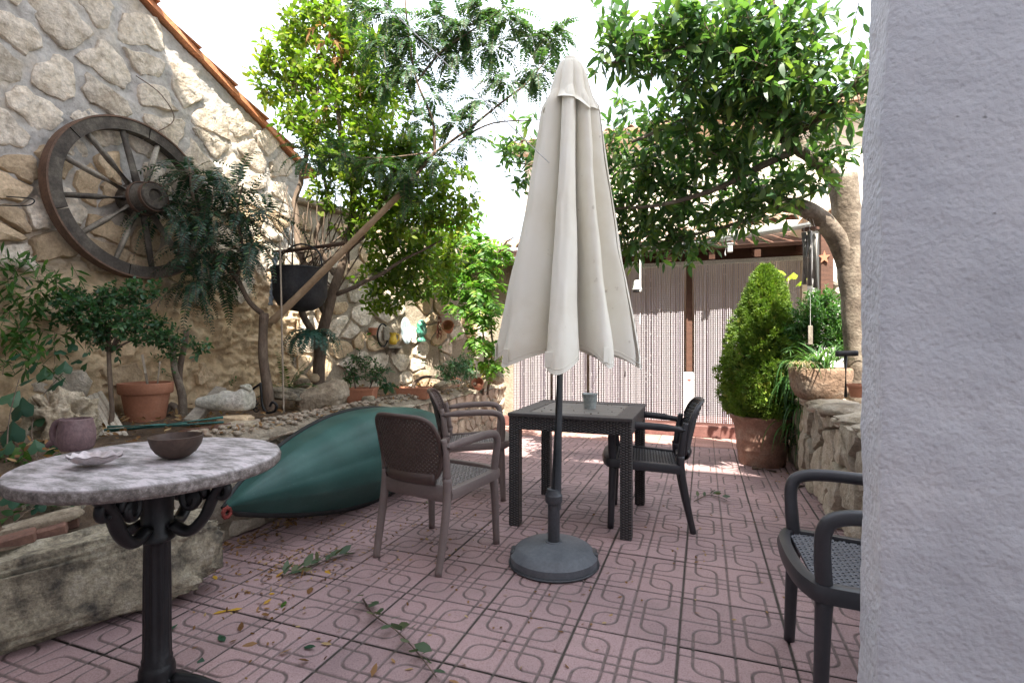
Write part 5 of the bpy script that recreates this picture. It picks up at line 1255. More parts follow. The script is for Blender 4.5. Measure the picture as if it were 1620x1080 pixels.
def foliage(parent, blobs, per, ll, lw, mat, seed, twig=.2, per_twig=9, up=.25, tr=.003, twm=None, parts=0, xlim=1400, droop=.15, spread=.9, name='foliage', tstep=1):
    B, Dv, Nn, Ls, Ws, tw = twig_leaves(blobs, per, ll, lw, twig, per_twig, seed, up, .42, spread=spread)
    c = np.array(parent.location)
    if parts:
        mk = leaves_as_parts('leaf', parent, (B, Dv, Nn, Ls, Ws), None, mat, parts, xlim)
        B, Dv, Nn, Ls, Ws = B[mk], Dv[mk], Nn[mk], Ls[mk], Ws[mk]
    o = link(name, leaf_mesh(name, B-c, Dv, Nn, Ls, Ws, droop), mat, parent, smooth=True); tag(o, kind='stuff')
    if tr:
        t2 = twig_mesh([(a-c, b-c) for a, b in tw], tr, tstep).build('twigs', twm or M['bark'], parent); tag(t2, kind='stuff')
    return len(B)

# --- bay laurel on the right, its crown over the porch
la = thing('laurel_tree', 'big bay laurel tree on the right with pale forked trunk', 'tree', D(1356, 640, 4.22))
limb(la, [D(1358, 660, 4.22), D(1356, 560, 4.22), D(1352, 480, 4.22), D(1346, 410, 4.22), D(1340, 345, 4.2), D(1332, 278, 4.18)], .095, .108, M['bark_laurel'], 'trunk', n=16)
limb(la, [D(1350, 445, 4.24), D(1328, 385, 4.2), D(1300, 348, 4.12), D(1268, 328, 4.05), D(1236, 322, 4.1), D(1205, 300, 4.25)], .088, .05, M['bark_laurel'], n=12)
limb(la, [D(1236, 322, 4.1), D(1180, 348, 4.3), D(1110, 368, 4.5), D(1010, 392, 4.8)], .022, .006, M['bark_laurel'])
limb(la, [D(1334, 290, 4.18), D(1300, 262, 4.0), D(1262, 236, 3.85), D(1241, 220, 3.75)], .045, .038, M['bark_laurel'])
limb(la, [D(1241, 222, 3.75), D(1240, 170, 3.7), D(1236, 110, 3.6), D(1225, 40, 3.5), D(1220, -30, 3.45)], .032, .015, M['bark'])
limb(la, [D(1241, 220, 3.75), D(1285, 195, 3.6), D(1330, 150, 3.45), D(1378, 108, 3.35), D(1420, 70, 3.3)], .028, .014, M['bark'])
limb(la, [D(1262, 236, 3.85), D(1200, 265, 3.95), D(1130, 300, 4.1), D(1040, 325, 4.3), D(960, 330, 4.5)], .032, .010, M['bark_laurel'])
limb(la, [D(1300, 262, 4.0), D(1235, 190, 4.1), D(1200, 162, 4.05), D(1150, 160, 4.0), D(1080, 190, 3.95), D(1000, 225, 3.95)], .036, .010, M['bark_laurel'])
limb(la, [D(1240, 140, 3.65), D(1170, 95, 3.5), D(1090, 75, 3.4), D(1000, 95, 3.4), D(955, 100, 3.4)], .018, .006, M['bark'])
limb(la, [D(1150, 300, 4.3), D(1020, 290, 4.6), D(900, 270, 5.0), D(800, 255, 5.2)], .018, .007, M['bark'])
limb(la, [D(1330, 190, 3.5), D(1300, 120, 3.4), D(1290, 60, 3.4)], .012, .005, M['bark'])
LB = PB([(985, 75, 3.4, 42), (960, 30, 3.5, 22, .5), (1030, 95, 3.4, 34, .8), (1070, 45, 3.4, 45), (1125, 65, 3.4, 48), (1180, 30, 3.4, 48), (1190, 100, 3.4, 55, 1.2), (1245, 55, 3.45, 50), (1250, 130, 3.5, 52, 1.2), (1080, 120, 3.5, 38, .6), (1130, 150, 3.7, 48),
    (1200, 175, 3.7, 50, 1.1), (1265, 185, 3.6, 42, .8), (1320, 165, 3.45, 36, .7), (1362, 120, 3.3, 32, .8), (1350, 60, 3.35, 22, .4), (1060, 190, 3.9, 45), (1000, 165, 4.0, 28, .4), (970, 225, 4.3, 38, .9), (1030, 245, 4.3, 48), (1105, 240, 4.1, 50), (1175, 245, 4.0, 48),
    (960, 285, 4.5, 40), (1020, 305, 4.5, 48, 1.1), (1090, 305, 4.4, 50, 1.1), (1160, 310, 4.3, 44), (1230, 290, 4.1, 40, .8), (1285, 255, 4.0, 30, .6), (980, 345, 4.7, 40, 1.4), (1040, 360, 4.7, 42, 1.4), (1000, 388, 4.8, 28, 1.2), (1075, 385, 4.6, 30, 1.2), (960, 380, 4.9, 24, 1.0), (1110, 385, 4.6, 20, .8), (1120, 350, 4.5, 34, .9), (1195, 345, 4.3, 28, .6),
    (800, 240, 5.2, 34, .7), (838, 215, 5.0, 34, .7), (855, 265, 5.0, 34, .7), (815, 285, 5.2, 24, .6), (905, 240, 4.8, 34), (920, 310, 4.8, 36), (1310, 215, 3.8, 30, .5), (1370, 190, 3.4, 26, .5), (1290, 285, 3.85, 24, .7), (1235, 315, 3.85, 26, .8), (1190, 340, 4.1, 26, .8), (1320, 255, 3.8, 22, .6)])
nl = foliage(la, LB, 25, .104, .034, LM['laurel'], 3, twig=.26, per_twig=9, up=.15, tr=.0035, parts=300, xlim=1385)

# --- bright privet tree left of centre
pv = thing('privet_tree', 'tall sunlit privet tree with yellow green leaves beside the gable', 'tree', D(507, 600, 4.95))
limb(pv, [D(507, 640, 4.95), D(505, 560, 4.95), D(515, 500, 4.9), D(535, 440, 4.9), D(548, 390, 4.9), D(560, 320, 4.85), D(545, 240, 4.8), D(530, 150, 4.8)], .062, .02, M['bark'], 'trunk', n=10, wob=.02)
limb(pv, [D(515, 500, 4.9), D(490, 440, 4.9), D(470, 380, 4.95), D(466, 320, 5.0), D(482, 240, 5.0), D(470, 150, 5.0), D(455, 90, 5.0)], .04, .012, M['bark'], wob=.03)
limb(pv, [D(535, 440, 4.9), D(500, 380, 4.9), D(520, 320, 4.9), D(500, 220, 4.9), D(505, 100, 4.9)], .028, .01, M['bark'], wob=.03)
limb(pv, [D(548, 400, 4.9), D(590, 350, 4.8), D(620, 280, 4.75), D(640, 200, 4.7)], .03, .01, M['bark'], wob=.02)
limb(pv, [D(525, 470, 4.9), D(590, 440, 4.9), D(640, 410, 4.9), D(700, 380, 4.9)], .025, .008, M['bark'], wob=.02)
limb(pv, [D(508, 545, 4.95), D(480, 500, 4.8), D(475, 470, 4.75)], .035, .03, M['bark'])
for k in range(22):
    a = random.uniform(440, 580); limb(pv, [D(random.uniform(455, 555), random.uniform(400, 470), 4.9), D(a, random.uniform(330, 420), random.uniform(4.7, 5.1)), D(a+random.uniform(-40, 40), random.uniform(250, 350), random.uniform(4.7, 5.1))], .009, .003, M['bark'], 'twig', 4, 5, .03)
PBs = PB([(448, 95, 5.0, 34), (470, 45, 5.0, 34), (505, 15, 5.0, 34), (545, 40, 4.9, 38), (425, 140, 5.0, 28, .8), (415, 110, 5.0, 16, .6), (480, 130, 5.0, 40), (530, 110, 4.9, 42), (580, 90, 4.8, 40), (455, 190, 5.0, 26, .7), (500, 200, 4.9, 40), (560, 170, 4.8, 44), (610, 150, 4.8, 38), (540, 250, 4.8, 42), (600, 225, 4.7, 46), (650, 230, 4.7, 36), (575, 290, 4.8, 42), (635, 290, 4.7, 42), (520, 310, 4.9, 30, .7), (690, 290, 4.8, 30, .8), (600, 345, 4.8, 40), (655, 345, 4.8, 42), (705, 345, 4.9, 36), (560, 350, 4.9, 28, .6),
    (620, 395, 5.1, 40), (670, 400, 5.3, 42), (715, 400, 5.6, 32), (600, 440, 5.2, 34), (645, 445, 5.4, 38), (690, 445, 5.6, 30, .8), (585, 480, 5.2, 22, .5), (620, 480, 5.4, 24, .7), (660, 470, 5.5, 20, .7), (745, 320, 5.1, 22, .6), (730, 280, 5.1, 20, .5)])
foliage(pv, PBs, 56, .068, .034, LM['privet'], 5, twig=.20, per_twig=10, up=.45, tr=.003)
B, Dv, Nn, Ls, Ws, _ = twig_leaves(PB([(515, 60, 4.85, 30, .5), (535, 90, 4.8, 30, .6), (520, 150, 4.85, 18, .5), (560, 130, 4.75, 20, .5), (525, 190, 4.8, 14, .4)]), 22, .07, .03, .18, 9, 9, -.6)
o = link('dry_leaves', leaf_mesh('dry_leaves', B-np.array(pv.location), Dv, Nn, Ls, Ws, .5), LM['dry'], pv); tag(o, kind='stuff')

# --- feathery dark tree: thin trunk in the bed, one limb left, one long bare limb leaning right
ft = thing('feathery_tree', 'dark feathery leaved tree before the wheel with a long bare leaning limb', 'tree', D(423, 650, 4.3))
limb(ft, [D(426, 665, 4.3), D(424, 620, 4.3), D(416, 560, 4.3), D(418, 495, 4.28)], .046, .034, M['bark'], 'trunk', n=10)
limb(ft, [D(418, 498, 4.28), D(395, 478, 4.25), D(374, 440, 4.2), D(345, 410, 4.15), D(322, 370, 4.1), D(305, 310, 4.05), D(300, 265, 4.05)], .024, .008, M['bark'])
limb(ft, [D(374, 440, 4.2), D(385, 400, 4.2), D(375, 340, 4.2), D(385, 290, 4.2)], .015, .005, M['bark'])
limb(ft, [D(345, 410, 4.15), D(310, 400, 4.05), D(270, 345, 4.0)], .012, .005, M['bark'])
limb(ft, [D(424, 515, 4.32), D(480, 460, 4.3), D(560, 380, 4.25), D(634, 306, 4.2)], .033, .024, M['bark_smooth'], 'leaning_limb', n=12)
limb(ft, [D(632, 308, 4.2), D(662, 272, 4.2), D(690, 238, 4.2)], .019, .015, M['bark'])
limb(ft, [D(688, 240, 4.2), D(684, 190, 4.2), D(660, 130, 4.15), D(648, 70, 4.1), D(640, -10, 4.1)], .014, .006, M['bark'])
limb(ft, [D(685, 243, 4.2), D(740, 205, 4.2), D(790, 165, 4.2), D(835, 130, 4.2), D(872, 85, 4.2)], .013, .005, M['bark'])
limb(ft, [D(725, 222, 4.2), D(780, 195, 4.25), D(855, 190, 4.3)], .010, .004, M['bark'])
limb(ft, [D(660, 130, 4.15), D(700, 80, 4.1), D(760, 40, 4.1), D(800, 10, 4.1)], .010, .004, M['bark'])
limb(ft, [D(690, 240, 4.2), D(600, 250, 4.2), D(500, 245, 4.2)], .008, .004, M['bark'])
gF = np.random.default_rng(31)
def frond_clusters(rows, n, mult=1.5):
    roots = []
    for q in rows:
        px, py, d, r, cnt = q; c = np.array(D(px, py, d)); rr = r/FPX*d
        for _ in range(int(cnt*mult)):
            v = unit(gF.normal(size=3)*np.array([1, 1, .7])+np.array([0, 0, .15])); roots.append((c+v*rr*.35*gF.random(), v, .8+.4*gF.random()))
    return roots
c = np.array(ft.location)
r1 = frond_clusters([(300, 275, 4.05, 40, 13), (330, 290, 4.05, 40, 13), (375, 300, 4.2, 40, 11), (290, 345, 4.0, 40, 13), (335, 345, 4.1, 45, 15), (385, 345, 4.2, 45, 15), (425, 340, 4.2, 40, 9), (320, 400, 4.05, 45, 16), (365, 395, 4.15, 45, 14), (310, 445, 4.0, 40, 12), (345, 440, 4.1, 40, 11), (255, 330, 4.0, 25, 6), (405, 385, 4.2, 30, 8)], 10, 1.6)
B, Dv, Nn, Ls, Ws, ribs = frond_arrays(r1, gF, .36, 17, .046, .0150, 1.7)
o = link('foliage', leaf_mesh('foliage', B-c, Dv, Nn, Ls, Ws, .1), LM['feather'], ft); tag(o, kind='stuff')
o = rib_mesh([[p-c for p in q] for q in ribs], .0025).build('frond_ribs', M['bark'], ft); tag(o, kind='stuff')
r2 = frond_clusters([(565, 10, 4.2, 40, 9), (615, 25, 4.1, 40, 12), (600, 75, 4.1, 40, 9), (650, 60, 4.1, 40, 13), (690, 30, 4.1, 40, 11), (735, 45, 4.1, 40, 13), (760, 15, 4.1, 40, 11), (800, 25, 4.1, 40, 10), (650, 110, 4.15, 40, 10), (610, 130, 4.15, 30, 7), (720, 90, 4.15, 40, 10), (780, 75, 4.15, 40, 9), (840, 60, 4.2, 40, 11), (875, 60, 4.2, 36, 9), (850, 115, 4.2, 36, 11), (800, 130, 4.2, 30, 7), (690, 150, 4.2, 30, 6), (760, 160, 4.2, 26, 5), (720, 195, 4.2, 26, 6), (660, 190, 4.2, 26, 6), (640, 275, 4.15, 34, 9), (690, 250, 4.2, 30, 8), (600, 260, 4.2, 30, 6), (540, 245, 4.2, 36, 9), (490, 250, 4.2, 30, 7), (650, 320, 4.2, 20, 5), (740, 225, 4.2, 24, 6)], 8, 2.5)
B, Dv, Nn, Ls, Ws, ribs = frond_arrays(r2, gF, .25, 15, .042, .0160, 1.5)
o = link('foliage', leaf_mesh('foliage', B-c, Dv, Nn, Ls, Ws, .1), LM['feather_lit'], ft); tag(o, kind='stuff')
o = rib_mesh([[p-c for p in q] for q in ribs], .0022).build('frond_ribs', M['bark'], ft); tag(o, kind='stuff')

# --- small box tree before the terracotta pot
bx = thing('box_tree', 'little box tree with round green crown left of the big terracotta pot', 'tree', D(160, 705, 3.33))
limb(bx, [D(150, 712, 3.33), D(165, 690, 3.33), D(177, 660, 3.36), D(175, 615, 3.4), D(172, 555, 3.42), D(172, 510, 3.42)], .017, .012, M['bark'], 'trunk')
for (a, b) in ((120, 490), (215, 490), (160, 465), (240, 540), (255, 470)): limb(bx, [D(172, 560, 3.42), D((172+a)/2, (555+b)/2-8, 3.42), D(a, b, 3.42)], .008, .003, M['bark'])
foliage(bx, PB([(110, 490, 3.4, 30), (140, 475, 3.4, 30), (165, 500, 3.4, 34), (185, 470, 3.45, 28), (205, 510, 3.4, 32), (170, 535, 3.4, 26), (240, 525, 3.45, 30), (220, 465, 3.5, 20), (245, 465, 3.55, 16), (265, 530, 3.5, 22), (270, 555, 3.5, 18, .8), (305, 545, 3.5, 16, .7), (325, 545, 3.5, 10, .6), (130, 520, 3.4, 22)]), 64, .032, .017, LM['box'], 12, twig=.11, per_twig=11, up=.3, tr=.0016)
# --- bare twin trunk behind the pot with a sawn top
tt = thing('sapling', 'twin trunked bare sapling right of the big terracotta pot', 'tree', D(282, 660, 3.95))
limb(tt, [D(290, 668, 3.95), D(288, 625, 3.95), D(278, 590, 3.98), D(274, 560, 3.98), D(272, 530, 3.98)], .032, .02, M['bark_laurel'], 'trunk')
limb(tt, [D(288, 640, 3.97), D(284, 590, 4.0), D(293, 540, 4.0), D(295, 522, 4.0)], .024, .020, M['bark'], 'trunk')
limb(tt, [D(262, 660, 3.95), D(272, 640, 3.95), D(286, 655, 3.95)], .022, .026, M['bark_laurel'], 'root')
foliage(tt, PB([(262, 575, 3.95, 16, .7), (268, 555, 3.95, 14, .7), (285, 545, 3.95, 12, .6)]), 34, .03, .014, LM['box'], 14, twig=.10, per_twig=8, tr=.0015)

# --- climber on the left wall: lance leaves and big ivy leaves
iv = thing('wall_creeper', 'lance leaved creeper hanging down the wall at the left edge', 'plant', AX(40, 470, -4.1))
foliage(iv, PB([(20, 440, 3.2, 30), (60, 435, 3.25, 28), (25, 490, 3.2, 32), (75, 470, 3.3, 26), (50, 520, 3.2, 26), (15, 540, 3.15, 26), (60, 560, 3.2, 24), (90, 540, 3.3, 22), (20, 590, 3.1, 24, .7), (85, 585, 3.25, 18, .7), (110, 440, 3.35, 16, .5)]), 15, .075, .019, LM['fern'], 16, twig=.16, per_twig=8, up=-.3, tr=.002)
hv = thing('ivy', 'large leaved dark ivy at the left edge beside the pitted rock', 'plant', D(30, 690, 2.95))
ivy_out = [(0, 0), (.18, -.16), (.42, -.18), (.50, .06), (.50, .34), (.30, .56), (0, 1.0), (-.30, .56), (-.50, .34), (-.50, .06), (-.42, -.18), (-.18, -.16)]
im = MB(); im.add([(x, y+.1, -.12*(y*y)-.10*abs(x)) for x, y in ivy_out]+[(0, .35, .06)], [(k, (k+1) % 12, 12) for k in range(12)])
ime = im.mesh('leaf'); ime.materials.append(LM['ivy']); ri = random.Random(9)
for (x, y, d, s) in [(80, 618, 3.1, .105), (35, 660, 2.9, .12), (20, 700, 2.8, .12), (55, 675, 2.95, .10), (100, 590, 3.2, .085), (30, 610, 3.0, .09), (10, 640, 2.9, .10), (70, 600, 3.15, .08), (120, 575, 3.3, .06), (45, 590, 3.05, .075), (15, 570, 3.0, .08), (60, 715, 2.7, .07), (85, 712, 2.75, .06), (5, 720, 2.6, .09), (115, 555, 3.3, .06), (95, 560, 3.25, .06), (40, 800, 2.35, .07), (80, 795, 2.4, .07), (10, 800, 2.3, .08), (110, 798, 2.45, .07), (60, 810, 2.35, .06), (25, 790, 2.4, .06), (75, 545, 3.2, .05), (130, 585, 3.35, .05)]:
    o = bpy.data.objects.new('leaf', ime); COL.objects.link(o); o.parent = hv; o.location = D(x, y, d)-hv.location; o.scale = (s, s, s)
    o.rotation_euler = (R(ri.uniform(25, 75)), R(ri.uniform(-20, 20)), R(ri.uniform(-10, 70)))
for pth in ([(60, 730, 2.75), (50, 680, 2.9), (65, 630, 3.05), (100, 590, 3.2)], [(10, 730, 2.6), (15, 660, 2.85), (30, 600, 3.0)], [(20, 830, 2.3), (50, 805, 2.35), (100, 795, 2.45)]):
    limb(hv, [D(*q) for q in pth], .004, .002, M['bark'], 'stem', 5, 5)
foliage(hv, PB([(25, 715, 2.75, 20, .6), (85, 715, 2.8, 14, .6), (30, 805, 2.4, 20, .6), (90, 800, 2.5, 16, .5)]), 22, .05, .03, LM['fern'], 17, twig=.10, per_twig=6, tr=.0015)

# --- cycad like fern hanging by the cauldron and ferns below
cy = thing('sword_fern', 'blue green fern rosette growing on the trunk below the cauldron', 'fern', D(492, 545, 4.6))
rts = [(np.array(D(493, 535, 4.6)), np.array([math.cos(a)*.8, math.sin(a)*.8, .5+1.0*random.random()]), .9+.3*random.random()) for a in np.linspace(0, 6.2, 30)]
B, Dv, Nn, Ls, Ws, ribs = frond_arrays(rts, gF, .36, 20, .055, .014, 3.4)
LM['cycad'] = leaf_mat('cycad_leaf', [(.0, (.022, .080, .062)), (1, (.045, .125, .085))], .2, .42)
cc = np.array(cy.location); link('fronds', leaf_mesh('fronds', B-cc, Dv, Nn, Ls, Ws, .05), LM['cycad'], cy)
rib_mesh([[p-cc for p in q] for q in ribs], .002).build('ribs', M['bark'], cy)
fe = thing('green_fern', 'light green fern with spreading fronds behind the dark rock', 'fern', D(455, 620, 4.6))
rts = [(np.array(D(455, 618, 4.6)), np.array(v), 1.0) for v in ((.5, .1, .9), (.8, 0, .5), (.1, -.3, 1), (-.5, -.2, .3), (.3, .3, 1.2), (-.7, -.4, .15))]
B, Dv, Nn, Ls, Ws, ribs = frond_arrays(rts, gF, .42, 22, .05, .012, .9)
cc = np.array(fe.location); link('fronds', leaf_mesh('fronds', B-cc, Dv, Nn, Ls, Ws, .05), LM['fern'], fe); rib_mesh([[p-cc for p in q] for q in ribs], .002).build('ribs', LM['fern'], fe)
# --- shrub in the trough, bonsai juniper, small bushes
sb_ = thing('olive_shrub', 'small dark leaved shrub growing in the square terracotta trough', 'shrub', D(573, 622, 4.95))
limb(sb_, [D(565, 625, 4.95), D(560, 600, 4.95), D(555, 575, 4.95)], .008, .003, M['bark'], 'stem')
limb(sb_, [D(582, 625, 4.95), D(590, 600, 4.95), D(598, 580, 4.95)], .008, .003, M['bark'], 'stem')
foliage(sb_, PB([(560, 585, 4.95, 18), (575, 575, 4.95, 16), (592, 590, 4.95, 16), (550, 600, 4.95, 12), (565, 565, 4.95, 9)]), 90, .040, .016, LM['box'], 21, twig=.12, per_twig=9)
s2_ = thing('broad_leaf_plant', 'broad leaved green plant between the two terracotta troughs', 'plant', D(607, 625, 5.1))
foliage(s2_, PB([(604, 590, 5.1, 14), (612, 605, 5.1, 14), (618, 585, 5.1, 10, .7)]), 40, .065, .036, LM['ivy'], 22, twig=.10, per_twig=6)
bo_ = thing('bonsai_juniper', 'bent bonsai juniper reaching right from its terracotta trough', 'bonsai', D(654, 620, 5.5))
limb(bo_, [D(652, 622, 5.5), D(656, 606, 5.5), D(668, 597, 5.5), D(685, 596, 5.5), D(702, 600, 5.45)], .024, .012, M['bark'], 'trunk')
foliage(bo_, PB([(705, 588, 5.5, 16), (725, 580, 5.5, 18), (742, 588, 5.5, 12), (712, 598, 5.5, 10), (735, 570, 5.55, 12)]), 150, .034, .011, LM['juniper'], 24, twig=.10, per_twig=14, tr=.0015)
gb = thing('bank_shrub', 'leafy green shrub growing on the garden wall foot', 'shrub', D(690, 560, 6.2))
foliage(gb, PB([(680, 575, 6.0, 14, .6), (660, 560, 6.1, 12, .5), (695, 560, 6.2, 14, .5), (600, 545, 5.6, 10, .4), (570, 530, 5.4, 12, .5)]), 26, .05, .022, LM['fern'], 26, twig=.14, per_twig=7)
gf_ = thing('wall_weed', 'small green weed at the foot of the gable wall', 'plant', D(367, 608, 4.3))
foliage(gf_, PB([(367, 606, 4.3, 8)]), 60, .03, .009, LM['fern'], 28, twig=.08, per_twig=8, tr=0)

# --- wisteria on the corner of the porch
vi = thing('wisteria', 'bright green wisteria climbing the porch corner and garden wall', 'vine', D(760, 600, 6.7))
for pth in ([(765, 625, 6.75), (768, 560, 6.75), (758, 480, 6.75), (770, 420, 6.7), (740, 380, 6.7)], [(772, 625, 6.7), (778, 540, 6.7), (768, 470, 6.7), (720, 420, 6.6), (700, 390, 6.6)], [(770, 420, 6.7), (800, 385, 6.5), (815, 375, 6.4)]):
    limb(vi, [D(*q) for q in pth], .018, .007, M['bark'], 'stem', wob=.03)
rts = frond_clusters([(q[0], q[1], q[2], q[3], q[4]) for q in [(705, 370, 6.7, 30, 14), (735, 375, 6.7, 30, 16), (765, 385, 6.6, 26, 12), (695, 410, 6.6, 30, 14), (730, 415, 6.6, 34, 20), (765, 425, 6.55, 30, 18), (785, 450, 6.5, 22, 9), (715, 450, 6.6, 30, 16), (750, 460, 6.5, 34, 20), (725, 485, 6.6, 24, 10), (760, 495, 6.5, 28, 14), (780, 480, 6.5, 20, 8), (755, 530, 6.55, 22, 10), (775, 545, 6.5, 20, 9), (760, 570, 6.6, 18, 7), (785, 575, 6.5, 14, 5), (690, 445, 6.6, 20, 7), (790, 395, 6.5, 18, 7), (740, 345, 6.8, 20, 8), (700, 345, 6.8, 20, 6)]], 8)
B, Dv, Nn, Ls, Ws, ribs = frond_arrays(rts, gF, .25, 6, .10, .042, 1.4)
cc = np.array(vi.location); o = link('foliage', leaf_mesh('foliage', B-cc, Dv, Nn, Ls, Ws, .2), LM['vine'], vi); tag(o, kind='stuff')

# ------------------------------------------------------------------ right side: conifer in pot, bed plants, trough
cp = D(1205, 733, 815*1.22/193); cp.z = 0
pt = thing('conifer_pot', 'big old terracotta pot with rolled rim holding the conifer', 'pot', cp)
MB().lathe([(.001, .0), (.205, .0), (.215, .02), (.222, .10), (.228, .14), (.233, .148), (.232, .16), (.236, .24), (.243, .25), (.241, .262), (.25, .36), (.268, .42), (.295, .465), (.30, .482), (.288, .492), (.268, .488), (.25, .44), (.001, .43)], 48, jit=.012).build('body', M['terracotta_old'], pt, auto=45)
MB().lathe([(.001, .46), (.25, .455)], 24, cap=False).build('soil', M['soil'], pt)
co = thing('dwarf_spruce', 'cone shaped dwarf spruce in the old terracotta pot', 'conifer', cp+Vector((0, 0, .46)))
limb(co, [cp+Vector((0, 0, .44)), cp+Vector((.0, 0, 1.0)), cp+Vector((.02, 0, 1.85))], .04, .01, M['bark'], 'trunk')
gC = np.random.default_rng(77); N = 5200
z = gC.random(N)**1.25; prof = lambda t: np.interp(t, [0, .1, .27, .45, .58, .75, .92, 1], [.29, .36, .385, .325, .262, .195, .115, .02])
ph = gC.random(N)*2*PI; lump = 1+.10*np.sin(ph*3+z*9)+.10*np.sin(ph*5-z*14+1)+.08*np.sin(ph*8+z*23)
rr = prof(z)*lump*(.80+.24*gC.random(N)**.5)
base = np.stack([cp.x+rr*np.cos(ph)+.03*z, cp.y+rr*np.sin(ph), .50+z*1.47], 1)
outv = np.stack([np.cos(ph), np.sin(ph), .35+.7*z], 1)
Bs=[]; Ds=[]; Ns=[]; L_=[]; rn=[]
for k in range(9):
    d = unit(outv+gC.normal(size=(N, 3))*.55); Bs.append(base+gC.normal(size=(N, 3))*.010); Ds.append(d); Ns.append(unit(gC.normal(size=(N, 3)))); L_.append(.026+.018*gC.random(N)); rn.append((.35+.5*gC.random(N)+.15*np.sin(z*31+ph*7)))
Bs, Ds, Ns, L_, rn = map(np.concatenate, (Bs, Ds, Ns, L_, rn))
o = link('foliage', leaf_mesh('foliage', Bs-np.array(co.location), Ds, Ns, L_, .0085, .05, np.clip(rn, 0, .99)), LM['conifer'], co); tag(o, kind='stuff')
# inner needle layers: the cone's inner shade put into darker leaf colours
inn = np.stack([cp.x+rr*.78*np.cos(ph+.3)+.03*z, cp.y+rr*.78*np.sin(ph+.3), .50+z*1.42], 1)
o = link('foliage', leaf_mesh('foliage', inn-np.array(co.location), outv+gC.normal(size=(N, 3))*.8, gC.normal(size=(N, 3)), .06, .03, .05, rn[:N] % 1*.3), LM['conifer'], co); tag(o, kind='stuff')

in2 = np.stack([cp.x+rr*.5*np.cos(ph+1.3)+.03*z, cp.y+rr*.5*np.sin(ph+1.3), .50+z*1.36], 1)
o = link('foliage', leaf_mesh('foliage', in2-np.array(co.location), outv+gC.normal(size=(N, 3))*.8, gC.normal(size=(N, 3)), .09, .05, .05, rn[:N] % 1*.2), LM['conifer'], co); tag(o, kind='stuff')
M['trough_stone'] = boulder_mat('trough_stone', [(.25, (.15, .09, .055)), (.5, (.27, .18, .12)), (.75, (.40, .33, .25))])
st = thing('stone_trough', 'rough rounded stone trough planter on the low stone wall', 'planter', D(1297, 632, 4.22), R(12))
mb = MB(); vs = []; fs = []; n = 44
for (f, zz) in ((.3, .0), (.62, .002), (.80, .03), (.92, .10), (1.0, .20), (1.02, .245), (.97, .262), (.86, .26), (.8, .20), (.4, .19)):
    for k in range(n):
        a = 2*PI*k/n; x = math.copysign(abs(math.cos(a))**.55, math.cos(a))*.215*f; y = math.copysign(abs(math.sin(a))**.6, math.sin(a))*.17*f
        q = 1+.05*nz((math.cos(a)*2, math.sin(a)*2, zz*9), 1.2)+.03*nz((math.cos(a)*6, math.sin(a)*6, zz*22), 1); vs.append((x*q, y*q, zz))
for i in range(9):
    for k in range(n): fs.append((i*n+k, i*n+(k+1) % n, (i+1)*n+(k+1) % n, (i+1)*n+k))
fs += [tuple(range(n-1, -1, -1)), tuple(9*n+k for k in range(n))]
mb.add(vs, fs).build('basin', M['trough_stone'], st, smooth=True)
# spider plant blades
def blades(parent, origin, count, L, w, spread, droop, mat, g, up=1.0, name='blade_tuft', pref=None):
    mb = MB(); rn = []
    for k in range(count):
        a = g.random()*2*PI; d = Vector((math.cos(a)*spread, math.sin(a)*spread, up*(.5+.7*g.random()))).normalized()
        if pref is not None: d = (d+Vector(pref)*g.random()).normalized()
        p = Vector(origin)+Vector((g.normal()*.04, g.normal()*.04, 0)); s = d.cross(Vector((0, 0, 1)))
        s = s.normalized() if s.length > .01 else Vector((1, 0, 0)); Lk = L*(.6+.7*g.random()); m = 7; vs = []; fs = []
        for i in range(m+1):
            t = i/m; ww = w*(1-t**2.2)+.0006; vs += [p-s*ww, p+s*ww]; p = p+d*Lk/m; d = (d+Vector((0, 0, -1))*droop/m).normalized()
        for i in range(m): fs.append((i*2, i*2+1, i*2+3, i*2+2))
        mb.add(vs, fs); rn += [g.random()]*(2*m+2)
    mb.v = [tuple(Vector(v)-parent.location) for v in mb.v]
    me = mb.mesh(name); at = me.attributes.new('rnd', 'FLOAT', 'POINT'); at.data.foreach_set('value', rn); return link(name, me, mat, parent)
sp_ = thing('spider_plant', 'spider plant with arching pale green blades in the stone trough', 'plant', D(1298, 578, 4.22))
blades(sp_, D(1298, 585, 4.22), 70, .36, .007, .75, 2.1, LM['grass'], gC, 1.7)
blades(sp_, D(1275, 580, 4.2), 26, .22, .005, .9, 2.4, LM['grass'], gC)
dr_ = thing('dry_tuft', 'dried grass tuft hanging over the left end of the trough', 'plant', D(1270, 575, 4.15))
LM['straw'] = leaf_mat('straw', [(.0, (.30, .24, .13)), (1, (.42, .36, .22))], .2, .7)
blades(dr_, D(1268, 576, 4.1), 50, .14, .003, 1.0, 3.0, LM['straw'], gC)
tp = thing('trailing_plant', 'dark trailing plant hanging between the conifer and the stone wall', 'plant', D(1262, 600, 4.6))
for (x, y, d, c_) in ((1258, 575, 4.7, 40), (1262, 610, 4.65, 44), (1268, 645, 4.65, 40), (1262, 675, 4.7, 34), (1245, 600, 4.75, 26), (1270, 700, 4.75, 26)): blades(tp, D(x, y, d), c_, .36, .006, .8, 4.2, LM['fern'], gC, .5)
foliage(tp, PB([(1262, 640, 4.75, 18), (1268, 680, 4.75, 18), (1258, 705, 4.8, 16), (1275, 660, 4.7, 12)]), 40, .05, .014, LM['feather'], 41, twig=.12, per_twig=8, tr=0)
af = thing('asparagus_fern', 'feathery green bush behind the stone trough', 'bush', D(1300, 560, 4.75))
